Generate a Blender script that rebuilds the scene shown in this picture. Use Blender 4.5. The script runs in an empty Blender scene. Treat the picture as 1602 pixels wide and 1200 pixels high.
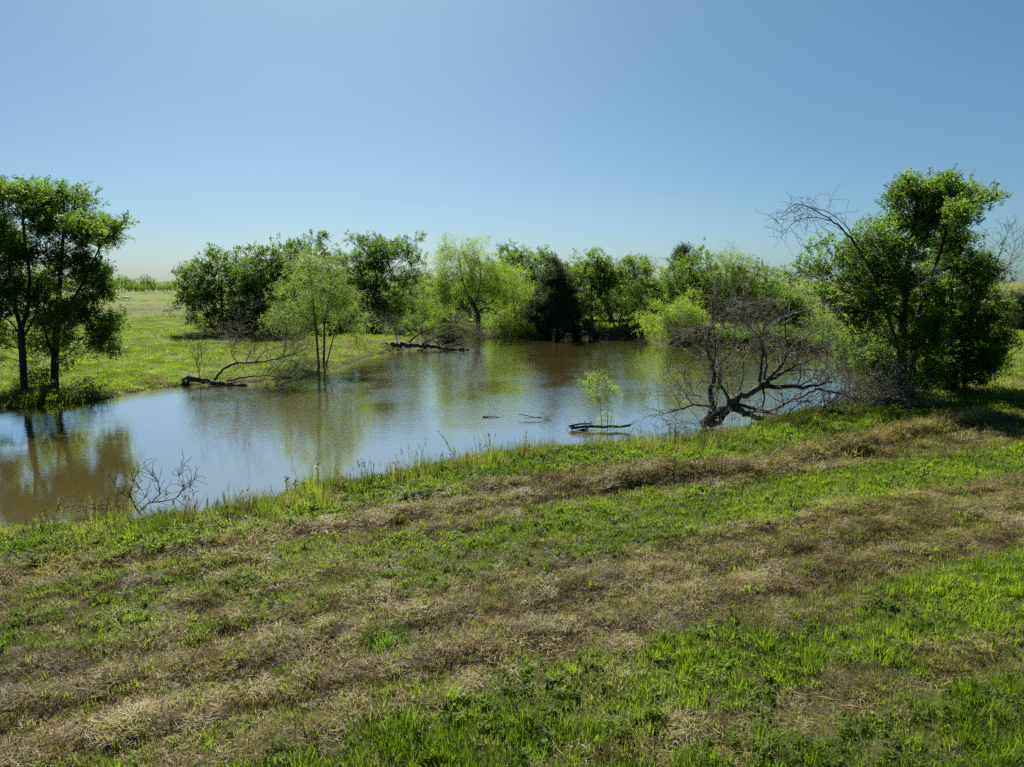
import bpy, math, random
import numpy as np
from mathutils import Vector, Euler

# ------------------------------------------------------------------ camera, sky, sun, exposure
SC = bpy.context.scene
COL = SC.collection
H = 6.0                      # camera height above the pond
FPX, CX, CY = 1075.0, 801.0, 600.0
PITCH = math.atan(160.0 / FPX)
cam = bpy.data.cameras.new('camera'); camo = bpy.data.objects.new('camera', cam); COL.objects.link(camo)
cam.sensor_width = 36.0; cam.lens = FPX / 1602.0 * 36.0
cam.clip_start = 0.1; cam.clip_end = 12000
camo.location = (0, 0, H); camo.rotation_euler = (math.pi / 2 - PITCH, 0, 0)
SC.camera = camo

SUN_AZ, SUN_EL = math.radians(-16), math.radians(46)      # azimuth from +Y, positive to the right
world = bpy.data.worlds.new('World'); SC.world = world; world.use_nodes = True
wn = world.node_tree.nodes; wl = world.node_tree.links
sky = wn.new('ShaderNodeTexSky'); sky.sky_type = 'NISHITA'; sky.sun_disc = False
sky.sun_elevation = SUN_EL; sky.sun_rotation = SUN_AZ
sky.altitude = 1356; sky.air_density = .83; sky.dust_density = 3.4; sky.ozone_density = 2.2
wb = wn.new('ShaderNodeMix'); wb.data_type = 'RGBA'; wb.blend_type = 'MULTIPLY'; wb.inputs[0].default_value = 1; wb.inputs[7].default_value = (.49, .965, 1.08, 1)   # the camera's white balance
wn['Background'].inputs['Strength'].default_value = 0.05
spl = wn.new('ShaderNodeSeparateColor'); cmb = wn.new('ShaderNodeCombineColor'); wl.new(sky.outputs[0], spl.inputs[0])
for k_, g_ in enumerate((1.05, .85, .84)):                    # the photograph's tone curve per channel
    pw = wn.new('ShaderNodeMath'); pw.operation = 'POWER'; pw.inputs[1].default_value = g_; wl.new(spl.outputs[k_], pw.inputs[0]); wl.new(pw.outputs[0], cmb.inputs[k_])
wl.new(cmb.outputs[0], wb.inputs[6]); wl.new(wb.outputs[2], wn['Background'].inputs[0])
sun = bpy.data.lights.new('sun', 'SUN'); sun.energy = 5.0; sun.angle = math.radians(0.53); sun.color = (1, .94, .84)
suno = bpy.data.objects.new('sun', sun); COL.objects.link(suno)
sd = Vector((math.sin(SUN_AZ) * math.cos(SUN_EL), math.cos(SUN_AZ) * math.cos(SUN_EL), math.sin(SUN_EL)))
suno.rotation_euler = sd.to_track_quat('Z', 'Y').to_euler(); suno.location = (-30, 40, 60)
SC.view_settings.view_transform = 'Standard'; SC.view_settings.look = 'None'
SC.view_settings.exposure = 1.17; SC.view_settings.gamma = 1.0; SC.view_settings.use_curve_mapping = False
SC.render.engine = 'CYCLES'
cy = SC.cycles
cy.max_bounces = 8; cy.diffuse_bounces = 5; cy.glossy_bounces = 3; cy.transmission_bounces = 6; cy.transparent_max_bounces = 4
cy.use_adaptive_sampling = True; cy.adaptive_threshold = 0.02
cy.use_denoising = False; cy.sample_clamp_indirect = 4.0; cy.caustics_reflective = False; cy.caustics_refractive = False
RNG = np.random.default_rng(7)

# ------------------------------------------------------------------ helpers
sp_, cp_ = math.sin(PITCH), math.cos(PITCH)
def at(px, py, z):
    dx = (px - CX) / FPX; dy = -(py - CY) / FPX
    t = (z - H) / (-sp_ + cp_ * dy)
    return np.array((dx * t, (cp_ + sp_ * dy) * t, z))
def atY(px, py, Y):
    dx = (px - CX) / FPX; dy = -(py - CY) / FPX
    t = Y / (cp_ + sp_ * dy)
    return np.array((dx * t, Y, H + (-sp_ + cp_ * dy) * t))

def vnoise(x, y, seed=0):
    x = np.asarray(x, float); y = np.asarray(y, float)
    xi = np.floor(x); yi = np.floor(y); fx = x - xi; fy = y - yi
    fx = fx * fx * (3 - 2 * fx); fy = fy * fy * (3 - 2 * fy)
    xi = xi.astype(np.int64); yi = yi.astype(np.int64)
    def h(a, b):
        n = (a * 374761393 + b * 668265263 + seed * 1274126177) & 0xffffffff
        n = ((n ^ (n >> 13)) * 1274126177) & 0xffffffff
        n = ((n ^ (n >> 16)) * 2246822519) & 0xffffffff
        return ((n ^ (n >> 15)) & 0xffffff) / float(0xffffff)
    a = h(xi, yi); b = h(xi + 1, yi); c = h(xi, yi + 1); d = h(xi + 1, yi + 1)
    return (a * (1 - fx) + b * fx) * (1 - fy) + (c * (1 - fx) + d * fx) * fy
def fbm(x, y, seed=0, o=4):
    s = 0; a = 0.5; t = 0
    for k in range(o):
        s = s + a * vnoise(x * 2 ** k + 17.3 * k, y * 2 ** k - 9.1 * k, seed + k); t += a; a *= .5
    return s / t
def sstep(a, b, x):
    t = np.clip((x - a) / (b - a), 0, 1); return t * t * (3 - 2 * t)

def np_mesh(name, V, quads=None, tris=None, mat=None, smooth=False):
    me = bpy.data.meshes.new(name)
    V = np.asarray(V, np.float32).reshape(-1, 3)
    q = np.asarray(quads if quads is not None else [], np.int32).reshape(-1, 4)
    t = np.asarray(tris if tris is not None else [], np.int32).reshape(-1, 3)
    me.vertices.add(len(V)); me.vertices.foreach_set('co', V.ravel())
    me.loops.add(q.size + t.size); me.loops.foreach_set('vertex_index', np.concatenate([q.ravel(), t.ravel()]))
    me.polygons.add(len(q) + len(t))
    st = np.concatenate([np.arange(len(q)) * 4, q.size + np.arange(len(t)) * 3]).astype(np.int32)
    me.polygons.foreach_set('loop_start', st)
    if mat: me.materials.append(mat)
    me.update(calc_edges=True)
    if smooth: me.polygons.foreach_set('use_smooth', np.ones(len(me.polygons), bool))
    return me
def link(name, me, parent=None, **props):
    o = bpy.data.objects.new(name, me); COL.objects.link(o)
    if parent is not None: o.parent = parent
    for k, v in props.items(): o[k] = v
    return o
def thing(name, label, cat, loc=(0, 0, 0), group=None):
    o = bpy.data.objects.new(name, None); COL.objects.link(o); o.location = loc
    o.empty_display_size = .3
    o['label'] = label; o['category'] = cat
    if group: o['group'] = group
    return o

# ------------------------------------------------------------------ materials
def mat_new(name):
    m = bpy.data.materials.new(name); m.use_nodes = True
    nt = m.node_tree; nt.nodes.clear()
    out = nt.nodes.new('ShaderNodeOutputMaterial')
    return m, nt, nt.nodes, nt.links, out
def ramp(nt, fac, stops):
    r = nt.nodes.new('ShaderNodeValToRGB'); e = r.color_ramp.elements
    while len(e) < len(stops): e.new(0.5)
    for k, (p, c) in enumerate(stops):
        e[k].position = p; e[k].color = (*c, 1)
    nt.links.new(fac, r.inputs[0]); return r.outputs[0]
def leaf_mat(name, c0, c1, trans=0.45, tgain=1.6, instancer=True, rough=.5, spec=.25):
    """thin leaf: diffuse and glossy front, light let through; colour differs from clump to clump"""
    m, nt, N, L, out = mat_new(name)
    a = N.new('ShaderNodeAttribute'); a.attribute_name = 'tint'; a.attribute_type = 'INSTANCER' if instancer else 'GEOMETRY'
    col = ramp(nt, a.outputs['Fac'], [(0, c0), (1, c1)])
    p = N.new('ShaderNodeBsdfPrincipled'); L.new(col, p.inputs['Base Color'])
    p.inputs['Roughness'].default_value = rough; p.inputs['Specular IOR Level'].default_value = spec
    t = N.new('ShaderNodeBsdfTranslucent')
    g = N.new('ShaderNodeMix'); g.data_type = 'RGBA'; g.blend_type = 'MULTIPLY'; g.inputs[0].default_value = 1
    L.new(col, g.inputs[6]); g.inputs[7].default_value = (tgain * .93, tgain, tgain * .55, 1)
    L.new(g.outputs[2], t.inputs[0])
    mx = N.new('ShaderNodeMixShader'); mx.inputs[0].default_value = trans
    L.new(p.outputs[0], mx.inputs[1]); L.new(t.outputs[0], mx.inputs[2]); L.new(mx.outputs[0], out.inputs[0])
    return m
def bark_mat(name, c0, c1, scale=9.0, bump=.6):
    m, nt, N, L, out = mat_new(name)
    tc = N.new('ShaderNodeTexCoord'); mp = N.new('ShaderNodeMapping'); mp.inputs['Scale'].default_value = (1, 1, .25)
    L.new(tc.outputs['Object'], mp.inputs[0])
    n = N.new('ShaderNodeTexNoise'); n.inputs['Scale'].default_value = scale; n.inputs['Detail'].default_value = 6
    L.new(mp.outputs[0], n.inputs[0])
    col = ramp(nt, n.outputs[0], [(.33, c0), (.62, c1)])
    p = N.new('ShaderNodeBsdfPrincipled'); L.new(col, p.inputs['Base Color'])
    p.inputs['Roughness'].default_value = .85; p.inputs['Specular IOR Level'].default_value = .2
    b = N.new('ShaderNodeBump'); b.inputs['Strength'].default_value = bump; b.inputs['Distance'].default_value = .03
    L.new(n.outputs[0], b.inputs['Height']); L.new(b.outputs[0], p.inputs['Normal']); L.new(p.outputs[0], out.inputs[0])
    return m
def plain_mat(name, c, rough=.7, noise=.25):
    m, nt, N, L, out = mat_new(name)
    n = N.new('ShaderNodeTexNoise'); n.inputs['Scale'].default_value = 6; n.inputs['Detail'].default_value = 4
    tc = N.new('ShaderNodeTexCoord'); L.new(tc.outputs['Object'], n.inputs[0])
    col = ramp(nt, n.outputs[0], [(.3, tuple(v * (1 - noise) for v in c)), (.7, tuple(min(1, v * (1 + noise)) for v in c))])
    p = N.new('ShaderNodeBsdfPrincipled'); L.new(col, p.inputs['Base Color']); p.inputs['Roughness'].default_value = rough
    L.new(p.outputs[0], out.inputs[0]); return m

M = {}
M['elm'] = leaf_mat('elm_leaf', (.030, .060, .010), (.098, .152, .024), .57, 2.4)
M['oak'] = leaf_mat('oak_leaf', (.028, .056, .011), (.088, .138, .028), .56, 2.4)
M['willow'] = leaf_mat('willow_leaf', (.068, .104, .022), (.136, .184, .050), .57, 2.3)
M['brightwillow'] = leaf_mat('bright_willow_leaf', (.082, .128, .014), (.150, .205, .028), .58, 2.5)
M['cedar'] = leaf_mat('cedar_needle', (.026, .040, .020), (.074, .094, .044), .36, 1.7)
M['green'] = leaf_mat('green_blade', (.046, .082, .004), (.130, .185, .014), .55, 2.15)
M['dull'] = leaf_mat('dull_blade', (.070, .084, .018), (.165, .178, .056), .5, 1.8)
M['dry'] = leaf_mat('dry_stalk', (.090, .067, .024), (.335, .275, .120), .38, 1.4)
M['brown'] = leaf_mat('brown_stalk', (.042, .027, .013), (.170, .114, .052), .3, 1.2)
M['weed'] = leaf_mat('weed_leaf', (.046, .084, .005), (.125, .180, .018), .52, 2.3, spec=.18, rough=.6)
M['bark'] = bark_mat('bark', (.014, .011, .009), (.050, .042, .034))
M['willowbark'] = bark_mat('willow_bark', (.030, .024, .018), (.095, .078, .060))
M['dead'] = bark_mat('dead_wood', (.022, .017, .014), (.105, .086, .070))
M['grey'] = bark_mat('weathered_wood', (.070, .056, .046), (.260, .225, .190))
M['wet'] = bark_mat('wet_log', (.030, .020, .014), (.110, .075, .050))

# ------------------------------------------------------------------ the lie of the land
def crom(P, n):
    P = np.asarray(P, float); N = len(P); out = []
    for i in range(N):
        a, b, c, d = P[i - 1], P[i], P[(i + 1) % N], P[(i + 2) % N]
        for k in range(n):
            t = k / n
            out.append(.5 * ((2 * b) + (c - a) * t + (2 * a - 5 * b + 4 * c - d) * t * t + (3 * b - a - 3 * c + d) * t ** 3))
    return np.array(out)
# shoreline: (point, bank height, bank width)
shore = []
def S(px, py, z, bh, bw): 
    p = at(px, py, z); shore.append((p[0], p[1], bh, bw))
shore.append((-46, 31.5, .5, 2.0))
S(-60, 640, 0, .42, 1.6); S(60, 634, 0, .42, 1.4); S(140, 628, 0, .40, 1.4); S(215, 613, 0, .36, 1.6); S(285, 604, 0, .32, 1.6)
S(370, 600, 0, .25, 2.0); S(440, 594, 0, .25, 2.0); S(505, 585, 0, .28, 1.8); S(560, 564, 0, .32, 1.5); S(610, 551, 0, .38, 1.5)
S(680, 538, 0, .45, 1.5); S(760, 530, 0, .55, 1.6); S(860, 528, 0, .6, 1.4); S(950, 528, 0, .6, 1.4); S(1010, 531, 0, .5, 1.4)
S(1060, 540, 0, .55, 1.2); S(1140, 546, 0, .6, 1.2); S(1230, 549, 0, .6, 1.2); S(1315, 552, 0, .6, 1.4); S(1350, 575, .0, .6, 1.8)
S(1345, 610, .1, .65, 1.8); S(1310, 634, .2, .7, 1.8); S(1230, 655, .3, .7, 1.8); S(1130, 676, .4, .7, 1.8); S(1060, 692, .5, .7, 1.7)
S(960, 694, .55, .7, 1.6); S(860, 698, .55, .7, 1.6); S(760, 708, .55, .7, 1.6); S(640, 728, .55, .7, 1.5); S(520, 752, .55, .7, 1.4)
S(400, 777, .55, .68, 1.4); S(280, 796, .55, .62, 1.4); S(150, 808, .5, .55, 1.5); S(0, 814, .45, .55, 1.5)
shore.append((-16, 15.6, .55, 1.5)); shore.append((-28, 15.0, .55, 1.5)); shore.append((-46, 18, .55, 1.5))
SH = crom(shore, 5)
SH[:, :2] += np.stack([fbm(SH[:, 0] * .9, SH[:, 1] * .9, 5, 3) - .5, fbm(SH[:, 0] * .9, SH[:, 1] * .9, 9, 3) - .5], 1) * .9
def shore_sd(x, y):
    x = np.asarray(x, float).ravel(); y = np.asarray(y, float).ravel()
    best = np.full(x.shape, 1e18); bh = np.zeros_like(x); bw = np.ones_like(x); ins = np.zeros(x.shape, bool)
    n = len(SH)
    for i in range(n):
        a = SH[i]; b = SH[(i + 1) % n]
        ex, ey = b[0] - a[0], b[1] - a[1]; l2 = ex * ex + ey * ey + 1e-12
        t = np.clip(((x - a[0]) * ex + (y - a[1]) * ey) / l2, 0, 1)
        d = (x - a[0] - t * ex) ** 2 + (y - a[1] - t * ey) ** 2
        m = d < best
        best[m] = d[m]; bh[m] = (a[2] + (b[2] - a[2]) * t)[m]; bw[m] = (a[3] + (b[3] - a[3]) * t)[m]
        if (a[1] > b[1]) or (a[1] < b[1]):
            c = (a[1] > y) != (b[1] > y)
            ins ^= c & (x < (b[0] - a[0]) * (y - a[1]) / (b[1] - a[1]) + a[0])
    d = np.sqrt(best)
    return np.where(ins, -d, d), bh, bw

# mown rows: y of four row lines over x
def line(pts):
    w = np.array([at(px, py, .7)[:2] for px, py in pts]); 
    k0 = (w[1] - w[0]); k1 = (w[-1] - w[-2])
    w = np.vstack([w[0] - k0 / abs(k0[0]) * 25, w, w[-1] + k1 / abs(k1[0]) * 25]); return w[:, 0], w[:, 1]
ROW = [line([(0, 1185), (480, 1088), (830, 1022), (1180, 945), (1602, 842)]),
       line([(0, 1080), (500, 1000), (1000, 920), (1400, 852), (1602, 800)]),
       line([(0, 985), (450, 908), (700, 868), (1000, 808), (1300, 762), (1602, 725)]),
       line([(0, 872), (300, 838), (500, 800), (760, 752), (1000, 732), (1200, 724), (1500, 668)])]
def rowv(x, y):
    Y = [np.interp(x, *r) for r in ROW]
    for k in (1, 2, 3): Y[k] = np.maximum(Y[k], Y[k - 1] + .3)
    v = np.where(y < Y[0], (y - Y[0]) / 3.0, 0.)
    for k in range(3): v = np.where((y >= Y[k]) & (y < Y[k + 1]), k + (y - Y[k]) / (Y[k + 1] - Y[k]), v)
    return np.where(y >= Y[3], 3 + (y - Y[3]) / 2.0, v)
RIDGE = np.array([at(px, py, .75)[:2] for px, py in [(880, 757), (1000, 749), (1120, 742), (1220, 733), (1300, 714), (1390, 690), (1480, 668), (1560, 655)]])
def dist_poly(x, y, P):
    best = np.full(np.shape(x), 1e9)
    for a, b in zip(P[:-1], P[1:]):
        e = b - a; t = np.clip(((x - a[0]) * e[0] + (y - a[1]) * e[1]) / (e @ e), 0, 1)
        best = np.minimum(best, np.hypot(x - a[0] - t * e[0], y - a[1] - t * e[1]))
    return best
def dryness(x, y, v=None):
    """share of dead mown stalks in the sward: 1 brown hay, 0 fresh green"""
    v = rowv(x, y) if v is None else v
    base = np.interp(v, [-2, -.5, -.12, .02, .15, 1.0, 1.45, 1.75, 2.05, 2.3, 2.6, 2.95, 3.1, 3.35], [.22, .18, .20, .60, .95, .92, .82, .46, .40, .70, .86, .80, .55, .12])
    right = sstep(2, 9, x)
    base = base - sstep(-1.5, 2.5, x) * .55 * np.exp(-((v - 2.12) / .30) ** 2) + (1 - right) * .18 * np.exp(-((v - 1.9) / .3) ** 2) * sstep(1, -6, x)
    a = np.arctan(.42); u = x * math.cos(a) + y * math.sin(a); w = -x * math.sin(a) + y * math.cos(a)
    n = (fbm(u * .06, w * 1.15, 21, 3) - .5) * 1.5 + (fbm(u * .22, w * 2.6, 23, 3) - .5) * .6; n2 = fbm(x * 1.3, y * 1.6, 33, 3) - .5
    rg = np.exp(-(dist_poly(x, y, RIDGE) / .45) ** 2)
    return np.clip(base + n * (.9 - .5 * sstep(.05, .25, v) * sstep(1.6, 1.2, v)) + n2 * .6 + rg * .6, 0, 1)
def height(x, y, want=None):
    x = np.asarray(x, float); y = np.asarray(y, float); shp = x.shape; x = x.ravel(); y = y.ravel()
    sdv, bh, bw = shore_sd(x, y)
    t = np.clip(sdv / bw, 0, 1)
    up = bh * (1 - (1 - t) ** 2.2)
    dn = -1.0 * (1 - np.exp(np.minimum(sdv, 0) / 1.6)) - .02
    z = np.where(sdv > 0, up, dn)
    out = sstep(0, 2, sdv)
    far = sstep(45, 120, y)
    z += out * (fbm(x * .12, y * .12, 2, 3) - .5) * .22 + out * far * ((fbm(x * .018, y * .018, 3, 3) - .5) * 2.0)
    farf = sstep(150, 900, np.hypot(x, y)); z += farf * (fbm(x * .004, y * .004, 8, 3) - .42) * 5
    z += sstep(70, 260, y) * sstep(20, 90, x) * 2.2 * (1 - .6 * sstep(600, 2000, y))       # pasture rising on the right
    near = (y < 45) & (sdv > .2)
    v = rowv(x, y)
    dr = dryness(x, y, v)
    lum = (fbm(x * 1.7, y * 2.1, 41, 3) - .5) * .13 + (fbm(x * 4, y * 5, 47, 2) - .5) * .10
    a = math.atan(.42); w = -x * math.sin(a) + y * math.cos(a); u = x * math.cos(a) + y * math.sin(a)
    row = np.sin(w * 2 * math.pi / 1.25 + 2.2 * fbm(u * .15, w * .4, 51, 2)) * .06 * sstep(.3, .7, dr)
    ridge = np.exp(-(dist_poly(x, y, RIDGE) / .33) ** 2) * (.16 + .26 * fbm(x * 1.5, y * 1.5, 61, 2))
    nf = sstep(45, 32, y) * sstep(.1, .9, sdv)
    z += nf * (lum + row + ridge) + (1 - nf) * out * (fbm(x * .6, y * .6, 71, 3) - .5) * .16 * sstep(200, 60, y)
    z = z.reshape(shp)
    if want: return z, sdv.reshape(shp), dr.reshape(shp), v.reshape(shp)
    return z
def gz(x, y): return float(height(np.array([x]), np.array([y]))[0])

def axis(lo, hi, step, far_lo, far_hi, g, mid=None):
    a = list(np.arange(lo, hi, step))
    s = step; p = a[-1]; up = []
    if mid:
        while p < mid[0]: p += mid[1]; up.append(p)
        s = mid[1]
    while p < far_hi: s *= g; p += s; up.append(p)
    s = step; p = lo; dn = []
    while p > far_lo: s *= g; p -= s; dn.append(p)
    return np.array(dn[::-1] + a + up)
gx = axis(-22, 26, .17, -4500, 4500, 1.13)
gy = axis(4, 27, .13, -60, 6000, 1.07, (62, .4))
X, Y = np.meshgrid(gx, gy)
Z, SDV, DRY, VV = height(X, Y, True)
nx, ny = len(gx), len(gy)
ii = (np.arange(ny - 1)[:, None] * nx + np.arange(nx - 1)[None, :]).ravel()
quads = np.stack([ii, ii + 1, ii + nx + 1, ii + nx], 1)

# ground colour: how dead the sward is and how bare the soil is stored with the mesh, grain comes from noise
gm, nt, N, L, out = mat_new('meadow_ground')
ad = N.new('ShaderNodeAttribute'); ad.attribute_name = 'dry'
am = N.new('ShaderNodeAttribute'); am.attribute_name = 'mud'
geo = N.new('ShaderNodeNewGeometry')
n1 = N.new('ShaderNodeTexNoise'); n1.inputs['Scale'].default_value = 14; n1.inputs['Detail'].default_value = 7; n1.inputs['Roughness'].default_value = .7
n2 = N.new('ShaderNodeTexNoise'); n2.inputs['Scale'].default_value = .9; n2.inputs['Detail'].default_value = 6; n2.inputs['Roughness'].default_value = .65
for n in (n1, n2): L.new(geo.outputs['Position'], n.inputs[0])
fac = N.new('ShaderNodeMath'); fac.operation = 'MULTIPLY_ADD'; L.new(n1.outputs[0], fac.inputs[0]); fac.inputs[1].default_value = .55; 
sub = N.new('ShaderNodeMath'); sub.operation = 'MULTIPLY_ADD'; L.new(n2.outputs[0], sub.inputs[0]); sub.inputs[1].default_value = .45; sub.inputs[2].default_value = 0
L.new(sub.outputs[0], fac.inputs[2])
cg = ramp(nt, fac.outputs[0], [(.30, (.052, .070, .010)), (.5, (.112, .140, .026)), (.72, (.165, .190, .046))])
cd = ramp(nt, fac.outputs[0], [(.30, (.026, .020, .010)), (.5, (.070, .058, .030)), (.72, (.140, .122, .066))])
cm = ramp(nt, fac.outputs[0], [(.35, (.030, .022, .014)), (.7, (.085, .064, .042))])
mx1 = N.new('ShaderNodeMix'); mx1.data_type = 'RGBA'; L.new(ad.outputs['Fac'], mx1.inputs[0]); L.new(cg, mx1.inputs[6]); L.new(cd, mx1.inputs[7])
mx2 = N.new('ShaderNodeMix'); mx2.data_type = 'RGBA'; L.new(am.outputs['Fac'], mx2.inputs[0]); L.new(mx1.outputs[2], mx2.inputs[6]); L.new(cm, mx2.inputs[7])
pb = N.new('ShaderNodeBsdfPrincipled'); L.new(mx2.outputs[2], pb.inputs['Base Color']); pb.inputs['Roughness'].default_value = .95; pb.inputs['Specular IOR Level'].default_value = .1
bp = N.new('ShaderNodeBump'); bp.inputs['Strength'].default_value = .9; bp.inputs['Distance'].default_value = .06; L.new(n1.outputs[0], bp.inputs['Height'])
L.new(bp.outputs[0], pb.inputs['Normal']); L.new(pb.outputs[0], out.inputs[0])

me = np_mesh('ground', np.stack([X, Y, Z], -1), quads=quads, mat=gm, smooth=True)
farpatch = .04 + .55 * sstep(.55, .72, fbm(X * .012, Y * .05, 81, 4)) + .3 * sstep(.52, .66, fbm(X * .05, Y * .12, 85, 3))
d = np.where(Y > 30, farpatch, DRY); k = sstep(27, 33, Y); d = DRY * (1 - k) + farpatch * k
# right-hand worn ground beyond the trees
d = np.clip(np.maximum(d, sstep(17, 20, X) * sstep(24, 27, Y) * sstep(60, 44, Y) * (.35 + .6 * fbm(X * .3, Y * .5, 91, 3))), 0, 1)
for nm, arr in (('dry', d), ('mud', np.clip(sstep(.35, .02, Z) * sstep(1.3, .2, SDV) + sstep(36, 28, Y) * sstep(.3, 1.2, SDV) * (.45 + .5 * fbm(X * 2, Y * 2, 95, 2)), 0, 1))):
    at_ = me.attributes.new(nm, 'FLOAT', 'POINT'); at_.data.foreach_set('value', arr.ravel().astype(np.float32))
link('ground', me, kind='structure')

# ------------------------------------------------------------------ water
wm, nt, N, L, out = mat_new('muddy_water')
geo = N.new('ShaderNodeNewGeometry')
mp = N.new('ShaderNodeMapping'); mp.inputs['Scale'].default_value = (1.0, 1.7, 1); mp.inputs['Rotation'].default_value = (0, 0, .25); L.new(geo.outputs['Position'], mp.inputs[0])
w1 = N.new('ShaderNodeTexNoise'); w1.inputs['Scale'].default_value = 4.2; w1.inputs['Detail'].default_value = 3; L.new(mp.outputs[0], w1.inputs[0])
w2 = N.new('ShaderNodeTexNoise'); w2.inputs['Scale'].default_value = .22; w2.inputs['Detail'].default_value = 3; L.new(geo.outputs['Position'], w2.inputs[0])
calm = ramp(nt, w2.outputs[0], [(.36, (.25, .25, .25)), (.62, (1, 1, 1))])
hm = N.new('ShaderNodeMath'); hm.operation = 'MULTIPLY'; L.new(w1.outputs[0], hm.inputs[0]); L.new(calm, hm.inputs[1])
sx = N.new('ShaderNodeSeparateXYZ'); L.new(geo.outputs['Position'], sx.inputs[0])
wd = N.new('ShaderNodeMapRange'); wd.inputs['From Min'].default_value = 20; wd.inputs['From Max'].default_value = 38; wd.inputs['To Min'].default_value = .40; wd.inputs['To Max'].default_value = 2.1
wd.interpolation_type = 'SMOOTHSTEP'; L.new(sx.outputs[1], wd.inputs['Value'])
hm2 = N.new('ShaderNodeMath'); hm2.operation = 'MULTIPLY'; L.new(hm.outputs[0], hm2.inputs[0]); L.new(wd.outputs[0], hm2.inputs[1]); hm = hm2
bp = N.new('ShaderNodeBump'); bp.inputs['Strength'].default_value = 1; bp.inputs['Distance'].default_value = .008; L.new(hm.outputs[0], bp.inputs['Height'])
mud = ramp(nt, w2.outputs[0], [(.3, (.118, .096, .030)), (.7, (.132, .108, .038))])
df = N.new('ShaderNodeBsdfDiffuse'); L.new(mud, df.inputs[0])
gl = N.new('ShaderNodeBsdfGlossy'); gl.inputs['Roughness'].default_value = .045; gl.inputs['Color'].default_value = (.97, .98, 1, 1); L.new(bp.outputs[0], gl.inputs['Normal'])
lw = N.new('ShaderNodeLayerWeight'); lw.inputs['Blend'].default_value = .5
mr = N.new('ShaderNodeMapRange'); mr.inputs['From Min'].default_value = .25; mr.inputs['From Max'].default_value = .92; mr.inputs['To Min'].default_value = .05; mr.inputs['To Max'].default_value = .94; L.new(lw.outputs['Facing'], mr.inputs['Value'])
mxs = N.new('ShaderNodeMixShader'); L.new(mr.outputs[0], mxs.inputs[0]); L.new(df.outputs[0], mxs.inputs[1]); L.new(gl.outputs[0], mxs.inputs[2]); L.new(mxs.outputs[0], out.inputs[0])
wx0, wx1, wy0, wy1 = SH[:, 0].min() - 1, SH[:, 0].max() + 1, SH[:, 1].min() - 1, SH[:, 1].max() + 1
link('water', np_mesh('water', [(wx0, wy0, 0), (wx1, wy0, 0), (wx1, wy1, 0), (wx0, wy1, 0)], quads=[(0, 1, 2, 3)], mat=wm), kind='structure')

# ------------------------------------------------------------------ scatter: points that carry small meshes
_groups = {}
def gn_group(sources):
    key = tuple(o.name for o in sources)
    if key in _groups: return _groups[key]
    g = bpy.data.node_groups.new('scatter', 'GeometryNodeTree'); g.is_modifier = True
    g.interface.new_socket('Geometry', in_out='INPUT', socket_type='NodeSocketGeometry')
    g.interface.new_socket('Geometry', in_out='OUTPUT', socket_type='NodeSocketGeometry')
    gi = g.nodes.new('NodeGroupInput'); go = g.nodes.new('NodeGroupOutput')
    ti = g.nodes.new('GeometryNodeGeometryToInstance')
    for o in sources[::-1]:
        n = g.nodes.new('GeometryNodeObjectInfo'); n.inputs['Object'].default_value = o; n.inputs['As Instance'].default_value = False
        g.links.new(n.outputs['Geometry'], ti.inputs[0])
    ip = g.nodes.new('GeometryNodeInstanceOnPoints'); ip.inputs['Pick Instance'].default_value = True
    g.links.new(gi.outputs[0], ip.inputs['Points']); g.links.new(ti.outputs[0], ip.inputs['Instance'])
    for nm, dt, sock in (('idx', 'INT', 'Instance Index'), ('rot', 'FLOAT_VECTOR', 'Rotation'), ('scl', 'FLOAT', 'Scale')):
        a = g.nodes.new('GeometryNodeInputNamedAttribute'); a.data_type = dt; a.inputs['Name'].default_value = nm
        g.links.new(a.outputs['Attribute'], ip.inputs[sock])
    g.links.new(ip.outputs[0], go.inputs[0])
    _groups[key] = g; return g
def scatter(name, pts, rot, scl, tint, sources, parent=None, **props):
    pts = np.asarray(pts, np.float32); n = len(pts)
    me = bpy.data.meshes.new(name); me.vertices.add(n); me.vertices.foreach_set('co', pts.ravel())
    for nm, dt, fld, arr in (('rot', 'FLOAT_VECTOR', 'vector', np.asarray(rot, np.float32).ravel()), ('scl', 'FLOAT', 'value', np.asarray(scl, np.float32)),
                             ('tint', 'FLOAT', 'value', np.clip(tint, 0, 1).astype(np.float32)), ('idx', 'INT', 'value', RNG.integers(0, len(sources), n).astype(np.int32))):
        me.attributes.new(nm, dt, 'POINT').data.foreach_set(fld, arr)
    o = link(name, me, parent, **props)
    md = o.modifiers.new('scatter', 'NODES'); md.node_group = gn_group(sources)
    return o
def source(name, V, q, t, mat):
    return bpy.data.objects.new(name, np_mesh(name, V, q, t, mat))

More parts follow.
